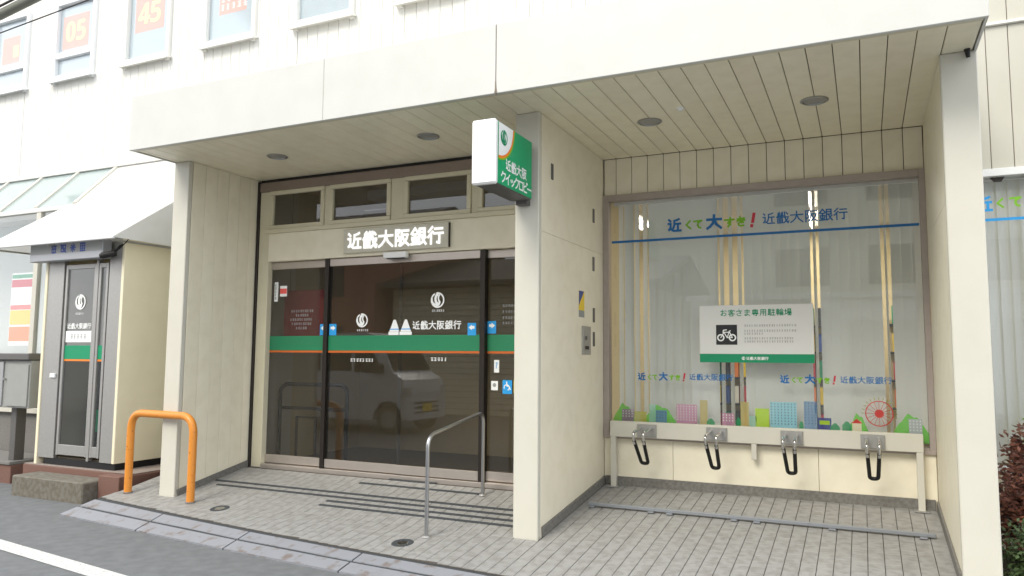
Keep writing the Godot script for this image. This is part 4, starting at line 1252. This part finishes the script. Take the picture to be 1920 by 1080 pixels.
# ---------------------------------------------------------------- signs
func build_signs() -> void:
	# projecting light box
	var ps := thing("projecting_sign", "green and white illuminated box sign projecting from the middle porch wall", "sign", Vector3(0, 0, 0))
	var y0 := 2.545
	var y1 := 2.995
	bx(ps, "case", M.steel_dark, -0.205, -0.034, y0, y1, 0.064, 0.66, 0.006)
	bx(ps, "end_cover", M.white_plastic, -0.212, -0.026, y0 - 0.004, y1 + 0.004, 0.661, 0.712, 0.014)
	bx(ps, "face", M.green, -0.0335, -0.027, y0 + 0.006, y1 - 0.006, 0.078, 0.659, 0.001)
	bx(ps, "face", M.green, -0.212, -0.2055, y0 + 0.006, y1 - 0.006, 0.078, 0.659, 0.001)
	bx(ps, "mounting", M.steel_dark, -0.17, -0.07, y0 - 0.03, y1 - 0.06, 0.001, 0.063, 0.004)
	var fb := Basis(Vector3(0, 0, -1), Vector3(0, 1, 0), Vector3(1, 0, 0))
	var prints := []
	var qc := PackedVector2Array([Vector2(0, 0)])
	var qo := PackedVector2Array([Vector2(0, 0)])
	var ql := PackedVector2Array([Vector2(0, 0)])
	for i in 17:
		var a := -PI / 2 * i / 16.0
		qc.append(Vector2(cos(a), sin(a)) * 0.236)
		qo.append(Vector2(cos(a), sin(a)) * 0.256)
		ql.append(Vector2(cos(a), sin(a)) * 0.268)
	var corner := Vector3(-0.0265, y1 - 0.008, 0.657)
	prints.append([prism(ql, 0.0), M.lime_print, corner, "print_edge"])
	prints.append([prism(qo, 0.0), M.orange_print, corner + Vector3(0.0003, 0, 0), "print_ring"])
	prints.append([prism(qc, 0.0), M.white_print, corner + Vector3(0.0006, 0, 0), "print_corner"])
	prints.append([emblem(0.055), M.green_print, corner + Vector3(0.001, -0.095, -0.085), "emblem_print"])
	put_row(ps, "近畿大阪", 0.092, 0.09, 0.12, M.white_print, Transform3D(fb, Vector3(-0.0262, y0 + 0.165, 0.36)))
	put_row(ps, "クイックロビー", 0.075, 0.085, 0.14, M.white_print, Transform3D(fb, Vector3(-0.0262, y0 + 0.065, 0.35)))
	for p in prints:
		var o := put(ps, p[3], p[0], p[1])
		o.transform = Transform3D(fb, p[2])
	# name board over the doors
	var nb := thing("name_board", "beige name board with white raised characters over the entrance doors", "sign", Vector3(-1.936, 2.507, ZD + 0.021))
	bx(nb, "panel", M.name_panel, -0.615, 0.615, -0.122, 0.122, 0.0, 0.03, 0.004)
	bx(nb, "edge", M.bronze, 0.616, 0.622, -0.118, 0.118, 0.0, 0.028, 0.001)
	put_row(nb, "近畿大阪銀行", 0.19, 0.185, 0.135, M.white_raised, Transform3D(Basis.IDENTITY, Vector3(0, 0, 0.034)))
	# door sensor
	var se := thing("door_sensor", "small white motion sensor box over the sliding doors", "sensor", Vector3(-1.91, 2.337, ZD + 0.02))
	bx(se, "case", M.white_plastic, -0.135, 0.135, -0.028, 0.03, 0.002, 0.06, 0.008)
	bx(se, "lens", M.black, -0.1, 0.1, -0.036, -0.0285, 0.01, 0.05, 0.002)
	# parking sign in the bay
	var sg := thing("bicycle_parking_sign", "white bicycle parking sign with a green foot on the bay window", "sign", Vector3(1.38, 1.565, -1.57))
	bx(sg, "board", M.sign_white, -0.475, 0.475, -0.25, 0.252, 0.0, 0.02, 0.003)
	bx(sg, "green_foot", M.green_print, -0.4749, 0.4749, -0.2499, -0.175, 0.0202, 0.0215, 0)
	put_row(sg, "お客さま専用駐輪場", 0.067, 0.062, 0.1, M.green_print, Transform3D(Basis.IDENTITY, Vector3(0.005, 0.184, 0.0215)))
	bx(sg, "pictogram_field", M.black_print, -0.33, -0.15, -0.095, 0.08, 0.0202, 0.0215, 0)
	var bk := start()
	var q := 0.0
	q = add_stroke(bk, arc_pts(-0.05, -0.025, 0.026, 0, 360, 20), 0.012, q)
	q = add_stroke(bk, arc_pts(0.05, -0.025, 0.026, 0, 360, 20), 0.012, q + 0.0001)
	q = add_stroke(bk, PackedVector2Array([Vector2(-0.05, -0.025), Vector2(-0.022, 0.022), Vector2(0.022, 0.022), Vector2(0.005, -0.025), Vector2(-0.022, 0.022)]), 0.008, q)
	q = add_stroke(bk, PackedVector2Array([Vector2(0.05, -0.025), Vector2(0.022, 0.03), Vector2(0.034, 0.036)]), 0.008, q)
	q = add_stroke(bk, PackedVector2Array([Vector2(-0.03, 0.022), Vector2(-0.026, 0.04), Vector2(0.0, 0.044)]), 0.009, q)
	q = add_stroke(bk, PackedVector2Array([Vector2(0.005, -0.025), Vector2(0.045, -0.025)]), 0.007, q)
	put(sg, "pictogram", bk.commit(), M.white_print, Vector3(-0.24, -0.008, 0.022))
	put(sg, "small_lettering", fine_print([[-0.09, 0.34, 0.07], [-0.09, 0.34, 0.025], [-0.09, 0.07, 0.0], [-0.09, 0.3, -0.04], [-0.09, 0.31, -0.068]], 0.019, 22), M.grey_print, Vector3(0, 0, 0.0215))
	put(sg, "emblem_print", emblem(0.015), M.white_print, Vector3(-0.1, -0.213, 0.022))
	put(sg, "lettering", glyph_row("近畿大阪銀行", 0.031, 0.03, 0.12), M.white_print, Vector3(0.015, -0.213, 0.022))
	# small things on the middle wall
	var sk := thing("wall_sticker", "small blue and yellow sticker on the cream porch wall", "sticker", Vector3(0.0, 1.83, -0.965))
	bx(sk, "sheet", M.yellow_print, 0.0, 0.0015, -0.07, 0.1, -0.07, 0.07, 0)
	var tb := start()
	add_prism(tb, PackedVector2Array([Vector2(-0.07, 0.1), Vector2(0.06, 0.1), Vector2(-0.07, -0.03)]), 0.0, fb)
	put(sk, "blue_field", tb.commit(), M.navy_print, Vector3(0.002, 0, 0))
	bx(sk, "grey_field", M.grey_print, 0.0, 0.0016, -0.13, -0.071, -0.07, 0.07, 0)
	var ic := thing("intercom_panel", "brushed steel intercom plate on the cream porch wall", "intercom", Vector3(0.0, 1.5, -1.075))
	bx(ic, "plate", M.steel_dull, 0.0, 0.012, -0.125, 0.125, -0.105, 0.105, 0.003)
	tube(ic, "key_switch", M.steel_dark, [Vector3(0.012, 0.02, 0.03), Vector3(0.02, 0.02, 0.03)], 0.018, 12)
	bx(ic, "slot", M.black, 0.0121, 0.0135, -0.08, -0.05, -0.05, 0.05, 0)

# ---------------------------------------------------------------- rails, hoop, racks
func bend(p0: Vector3, corner: Vector3, p1: Vector3, r: float, n := 7) -> Array:
	var a := corner + (p0 - corner).normalized() * r
	var b := corner + (p1 - corner).normalized() * r
	var out := []
	for i in n + 1:
		var t := i / float(n)
		out.append(a.lerp(corner, t).lerp(corner.lerp(b, t), t))
	return out

func build_fixtures() -> void:
	# orange hoop
	var hp := thing("orange_hoop_barrier", "orange painted steel hoop barrier before the porch side wall", "barrier", Vector3.ZERO)
	var h0 := Vector3(-4.345, -0.03, 0.03)
	var h1 := Vector3(-3.435, -0.05, 0.09)
	var t0 := Vector3(h0.x, 0.775, h0.z)
	var t1 := Vector3(h1.x, 0.775, h1.z)
	tube(hp, "hoop", M.orange, [h0] + bend(h0, t0, t1, 0.17, 10) + bend(t0, t1, h1, 0.17, 10) + [h1], 0.036, 22)
	for h in [h0, h1]:
		put(hp, "collar", lathe([Vector2(0.036, 0.0), Vector2(0.044, 0.0), Vector2(0.044, 0.01), Vector2(0.036, 0.012)], 22), M.concrete, Vector3(h.x, floor_y(h.x, h.z), h.z))
	# steel handrail
	var hr := thing("steel_handrail", "polished steel handrail before the entrance doors", "handrail", Vector3.ZERO)
	var r0 := Vector3(-0.835, -0.02, 0.2)
	var r1 := Vector3(-0.835, 0.736, 0.2)
	var r2 := Vector3(-0.835, 0.862, -0.735)
	var r3 := Vector3(-0.835, 0.13, -0.735)
	tube(hr, "tube", M.steel, [r0] + bend(r0, r1, r2, 0.1, 8) + bend(r1, r2, r3, 0.1, 8) + [r3], 0.0155, 18)
	for r in [r0, r3]:
		put(hr, "foot_flange", lathe([Vector2(0.0155, 0.012), Vector2(0.03, 0.012), Vector2(0.034, 0.0)], 20), M.steel_dull, Vector3(r.x, floor_y(r.x, r.z), r.z))
	# floor sockets
	for p in [[-0.94, 0.365, "small round steel socket in the tiles beside the handrail foot"], [-3.02, 0.135, "small round steel socket in the tiles beside the orange hoop"]]:
		var fs := thing("floor_socket", p[2], "socket", Vector3(p[0], floor_y(p[0], p[1]), p[1]))
		fs.rotation.x = atan(0.114)
		put(fs, "ring", lathe([Vector2(0.045, 0.001), Vector2(0.07, 0.003), Vector2(0.082, 0.003), Vector2(0.085, 0.0)], 28), M.strip)
		put(fs, "cap", lathe([Vector2(0.0, 0.004), Vector2(0.04, 0.003), Vector2(0.045, 0.001)], 28), M.chrome)
	# bicycle rack
	var rk := thing("bicycle_rack", "white steel bicycle rack with four hanging lock loops under the bay window", "bicycle rack", Vector3.ZERO)
	bx(rk, "beam", M.pillar, 0.085, 2.63, 0.628, 0.77, -1.555, -1.495, 0.004)
	for x in [0.088, 2.578]:
		bx(rk, "leg", M.pillar, x, x + 0.05, 0.165, 0.629, -1.552, -1.498, 0.004)
		bx(rk, "foot_plate", M.steel_dull, x - 0.03, x + 0.08, floor_y(1, -1.525) - 0.002, floor_y(1, -1.525) + 0.01, -1.57, -1.47, 0.002)
	bx(rk, "bracket", M.pillar, 1.335, 1.378, 0.495, 0.63, -1.55, -1.5, 0.003)
	for x in [0.432, 1.05, 1.663, 2.272]:
		bx(rk, "lock_plate", M.steel_dull, x - 0.088, x + 0.088, 0.642, 0.752, -1.494, -1.482, 0.002)
		for s in [-1.0, 1.0]:
			var a := Vector3(x + s * 0.045, 0.72, -1.484)
			var b2 := Vector3(x + s * 0.045, 0.70, -1.2)
			var c := Vector3(x + s * 0.042, 0.6, -1.23)
			tube(rk, "loop_arm", M.chrome, [a] + bend(a, b2, c, 0.04, 5) + [c], 0.012, 10)
		var l0 := Vector3(x - 0.042, 0.635, -1.22)
		var l1 := Vector3(x - 0.03, 0.415, -1.42)
		var l2 := Vector3(x + 0.03, 0.415, -1.42)
		var l3 := Vector3(x + 0.042, 0.635, -1.22)
		tube(rk, "rubber_loop", M.rubber, [l0] + bend(l0, l1, l2, 0.028, 5) + bend(l1, l2, l3, 0.028, 5) + [l3], 0.0155, 10)
	# wheel stop on the floor
	var ws := thing("wheel_stop", "long grey steel wheel stop bar fixed to the bay floor", "wheel stop", Vector3.ZERO)
	var zz := -0.885
	var yy := floor_y(1, zz)
	bx(ws, "bar", M.steel_bar, 0.09, 2.65, yy + 0.012, yy + 0.04, zz - 0.018, zz + 0.018, 0.004)
	for x in [0.13, 0.63, 0.78, 1.28, 1.45, 1.98, 2.57]:
		bx(ws, "clip", M.steel_bar, x - 0.025, x + 0.025, yy + 0.002, yy + 0.013, zz - 0.014, zz + 0.045, 0.002)
	# overhead cables
	var cb := thing("cable_bundle", "thick grey overhead cable bundle crossing the upper windows", "cable")
	tube(cb, "bundle", M.cable, cable_pts(Vector3(-9.0, 4.35, 1.0), Vector3(-5.254, 4.613, 1.0), Vector3(-4.614, 4.70, 1.0)), 0.045, 10)
	tube(cb, "messenger_wire", M.wire, cable_pts(Vector3(-9.0, 4.39, 1.05), Vector3(-5.254, 4.655, 1.05), Vector3(-4.614, 4.74, 1.05)), 0.012, 6)
	var cw := thing("overhead_wire", "thin dark wire strung below the grey cable bundle", "wire")
	tube(cw, "wire", M.wire, cable_pts(Vector3(-9.0, 4.2, 1.0), Vector3(-5.233, 4.427, 1.0), Vector3(-3.934, 4.508, 1.0)), 0.006, 6)

func cable_pts(a: Vector3, b: Vector3, c: Vector3) -> Array:
	var out := [a, a.lerp(b, 0.5), b, c]
	var d := (c - b)
	for i in 5: out.append(c + d * (i + 1) * 1.5 + Vector3(0, 0.03 * (i + 1) * (i + 1), 0))
	return out

# ---------------------------------------------------------------- plants
func leaf_mass(st: SurfaceTool, r: RandomNumberGenerator, count: int, center: Vector3, rad: Vector3, lo: float, hi: float) -> void:
	for i in count:
		var p := Vector3(r.randfn(0.0, 0.5), r.randfn(0.0, 0.5), r.randfn(0.0, 0.5))
		if p.length() > 1.15: p = p.normalized() * r.randf_range(0.7, 1.15)
		p = center + p * rad
		var ln := r.randf_range(lo, hi)
		var d := Vector3(r.randf_range(-1, 1), r.randf_range(-0.7, 0.6), r.randf_range(-1, 1)).normalized()
		var s := d.cross(Vector3(r.randf_range(-1, 1), r.randf_range(-1, 1), r.randf_range(-1, 1))).normalized() * ln * 0.24
		var n := d.cross(s).normalized()
		var mid := p + d * ln * 0.45 + n * ln * 0.06
		quad(st, p, mid + s, p + d * ln, mid - s, n)

func shrub(called: String, label: String, at: Vector3, m: Material, m2: Material, rad: Vector3, count: int, lo: float, hi: float, sd: int) -> void:
	var t := thing(called, label, "shrub", at)
	var r := RandomNumberGenerator.new()
	r.seed = sd
	for i in 9:
		var tip := Vector3(r.randf_range(-0.8, 0.8) * rad.x, rad.y * r.randf_range(1.3, 2.1), r.randf_range(-0.8, 0.8) * rad.z)
		tube(t, "stem", M.stem, [Vector3(tip.x * 0.1, 0, tip.z * 0.1), tip * 0.5 + Vector3(r.randf_range(-0.04, 0.04), 0, r.randf_range(-0.04, 0.04)), tip], 0.007, 5)
	var a := start()
	var b := start()
	for c in 14:
		var cc := Vector3(r.randf_range(-0.75, 0.75) * rad.x, rad.y * r.randf_range(0.35, 1.75), r.randf_range(-0.75, 0.75) * rad.z)
		leaf_mass(a if c % 4 else b, r, count / 14, cc, rad * 0.42, lo, hi)
	put(t, "foliage", a.commit(), m)
	put(t, "foliage", b.commit(), m2)

func build_plants() -> void:
	var bed := thing("planting_bed", "narrow strip of soil with a kerb below the wing window", "", Vector3.ZERO, "", "structure")
	bx(bed, "soil", M.soil, XR1 + 0.004, 7.5, -0.2, -0.06, ZF + 0.021, -0.08, 0.004)
	bx(bed, "kerb", M.concrete, XR1 + 0.004, 7.5, -0.2, -0.02, -0.079, 0.04, 0.008)
	shrub("nandina_shrub", "reddish brown leafy shrub growing against the wing window", Vector3(3.36, -0.06, -1.15), M.leaf_red, M.leaf_rust, Vector3(0.33, 0.5, 0.3), 4200, 0.035, 0.07, 5)
	shrub("nandina_shrub", "rust coloured shrub in the middle of the planting bed", Vector3(3.3, -0.06, -0.72), M.leaf_rust, M.leaf_red, Vector3(0.28, 0.38, 0.25), 3200, 0.03, 0.06, 6)
	shrub("green_shrub", "low dark green shrub at the kerb of the planting bed", Vector3(3.22, -0.06, -0.34), M.leaf_green, M.leaf_green, Vector3(0.24, 0.2, 0.2), 2600, 0.025, 0.05, 7)
	shrub("lime_shrub", "bright lime green shrub behind the reddish shrubs", Vector3(3.52, -0.06, -1.35), M.leaf_lime, M.leaf_green, Vector3(0.22, 0.54, 0.18), 1800, 0.03, 0.06, 8)

# ---------------------------------------------------------------- the far side of the street, mirrored in the glass
func build_street() -> void:
	# white van
	var v := thing("parked_van", "small white van parked across the street, mirrored in the doors", "van", Vector3(-7.2, ROAD, 5.74))
	var W := 1.46
	var prof := PackedVector2Array([Vector2(-1.68, 0.3), Vector2(-1.7, 0.9), Vector2(-1.64, 1.3), Vector2(-1.52, 1.86), Vector2(-1.3, 1.92), Vector2(0.55, 1.96), Vector2(0.8, 1.88), Vector2(1.2, 1.18), Vector2(1.46, 1.04), Vector2(1.53, 0.8), Vector2(1.54, 0.34), Vector2(1.44, 0.26), Vector2(1.42, 0.42), Vector2(1.28, 0.6), Vector2(1.1, 0.64), Vector2(0.92, 0.6), Vector2(0.78, 0.42), Vector2(0.75, 0.26), Vector2(-0.78, 0.26), Vector2(-0.82, 0.42), Vector2(-0.96, 0.6), Vector2(-1.14, 0.64), Vector2(-1.32, 0.6), Vector2(-1.46, 0.42), Vector2(-1.48, 0.28)])
	var st := start()
	add_prism(st, prof, W, Basis.IDENTITY, Vector3(0, 0, W / 2))
	put(v, "body", st.commit(), M.van)
	for s in [-1.0, 1.0]:
		var zs: float = s * (W / 2 + 0.004)
		var fr := Basis.IDENTITY if s > 0 else Basis(Vector3.UP, 0)
		for wp in [PackedVector2Array([Vector2(-1.42, 1.2), Vector2(-1.36, 1.75), Vector2(-0.6, 1.75), Vector2(-0.6, 1.2)]), PackedVector2Array([Vector2(-0.52, 1.2), Vector2(-0.52, 1.75), Vector2(0.22, 1.75), Vector2(0.22, 1.2)]), PackedVector2Array([Vector2(0.3, 1.18), Vector2(0.3, 1.75), Vector2(0.62, 1.75), Vector2(1.0, 1.16)])]:
			var sw := start()
			add_prism(sw, wp, 0.006, fr, Vector3(0, 0, zs + 0.003))
			put(v, "side_window", sw.commit(), M.van_glass)
		for x in [1.1, -1.14]:
			var wl := part(v, "wheel", Vector3(x, 0.28, s * (W / 2 - 0.09)))
			var ty := put(wl, "tyre", lathe([Vector2(0.17, -0.07), Vector2(0.26, -0.075), Vector2(0.28, -0.05), Vector2(0.28, 0.05), Vector2(0.26, 0.075), Vector2(0.17, 0.07)], 28), M.rubber)
			ty.rotation.x = PI / 2
			var rm := put(wl, "rim", lathe([Vector2(0.0, -0.06), Vector2(0.17, -0.07), Vector2(0.17, 0.07), Vector2(0.0, 0.06)], 24), M.steel_dull)
			rm.rotation.x = PI / 2
		bx(v, "headlight", M.lens, 1.44, 1.545, 0.72, 0.92, s * 0.66 - 0.12, s * 0.66 + 0.06 * -s + 0.06, 0.015)
		bx(v, "mirror", M.black, 0.95, 1.05, 1.15, 1.35, s * (W / 2 + 0.12) - 0.05, s * (W / 2 + 0.12) + 0.05, 0.02)
	var ws := start()
	add_slab(ws, Vector3(0.84, 1.81, 0.62), Vector3(0.84, 1.81, -0.62), Vector3(1.18, 1.215, -0.68), Vector3(1.18, 1.215, 0.68), Vector3(-0.02, -0.01, 0))
	var wsn := put(v, "windscreen", ws.commit(), M.van_glass)
	wsn.position = Vector3(0.02, 0.01, 0)
	for k in 3: bx(v, "grille_slot", M.black, 1.535, 1.552, 0.4 + k * 0.09, 0.43 + k * 0.09, -0.45, 0.45, 0.004)
	bx(v, "number_plate", M.yellow_print, 1.553, 1.56, 0.42, 0.58, -0.17, 0.17, 0.002)
	bx(v, "bumper", M.van, 1.46, 1.55, 0.26, 0.38, -0.7, 0.7, 0.02)
	# houses opposite
	var h1 := thing("siding_house", "beige house with horizontal siding across the street", "house", Vector3(-6.0, ROAD, 10.0))
	bx(h1, "wall", M.joint, -3.4, 3.4, 0, 3.3, 0.03, 6.0, 0)
	for k in 22: bx(h1, "siding_board", M.siding, -3.4, 3.4, k * 0.15 + 0.008, k * 0.15 + 0.142, 0.0, 0.03, 0.004)
	roof(h1, -3.8, 3.8, 3.3, 4.3, -0.5, 6.5)
	bx(h1, "door", M.bronze, 1.0, 1.9, 0.0, 2.1, -0.02, -0.001, 0.004)
	var h2 := thing("brown_house", "reddish brown two storey house across the street", "house", Vector3(-13.6, ROAD, 9.4))
	bx(h2, "wall", M.brown_wall, -4.0, 4.0, 0, 4.6, 0.0, 7.0, 0.01)
	roof(h2, -4.5, 4.5, 4.6, 6.0, -0.6, 7.6)
	for x in [-2.6, 0.0, 2.4]:
		bx(h2, "window", M.van_glass, x - 0.6, x + 0.6, 1.0, 2.3, -0.02, -0.001, 0.004)
		bx(h2, "window", M.van_glass, x - 0.6, x + 0.6, 3.1, 4.1, -0.02, -0.001, 0.004)
	var h3 := thing("grey_house", "dark grey roofed house behind the beige siding house", "house", Vector3(-5.5, ROAD, 20.0))
	bx(h3, "wall", M.pale_wall, -5, 5, 0, 4.2, 0.0, 7.0, 0.01)
	roof(h3, -5.5, 5.5, 4.2, 6.2, -0.6, 7.6)
	var h4 := thing("white_shed", "long white walled building across the street with a flat parapet", "building", Vector3(3.5, ROAD, 10.5))
	bx(h4, "wall", M.pale_wall, -5.2, 9.0, 0, 2.9, 0.0, 5.0, 0.01)
	bx(h4, "parapet", M.pale_wall, -5.3, 9.1, 2.901, 3.05, -0.06, 5.06, 0.01)
	for x in [-3.5, -0.5, 2.5]: bx(h4, "shutter", M.alu_grey, x - 1.1, x + 1.1, 0.0, 2.4, -0.03, -0.001, 0.004)

	var h5 := thing("olive_block", "tall olive grey block rising behind the long white walled building", "building", Vector3(5.0, ROAD, 17.0))
	bx(h5, "wall", M.olive_wall, -12.0, 9.0, 0, 9.5, 0.0, 8.0, 0.01)
	for yy in [4.4, 7.0]:
		for xx in [-4.5, -1.8, 0.9, 3.6, 6.3]: bx(h5, "window", M.van_glass, xx - 0.8, xx + 0.8, yy - 0.6, yy + 0.6, -0.02, -0.001, 0.004)

func roof(h: Node3D, x0: float, x1: float, y0: float, y1: float, z0: float, z1: float) -> void:
	var st := start()
	var zm := (z0 + z1) / 2
	add_slab(st, Vector3(x0, y0, z0), Vector3(x1, y0, z0), Vector3(x1, y1, zm), Vector3(x0, y1, zm), Vector3(0, 0.12, 0))
	add_slab(st, Vector3(x0, y0, z1), Vector3(x1, y0, z1), Vector3(x1, y1, zm), Vector3(x0, y1, zm), Vector3(0, 0.12, 0))
	put(h, "roof", st.commit(), M.roof_tile)
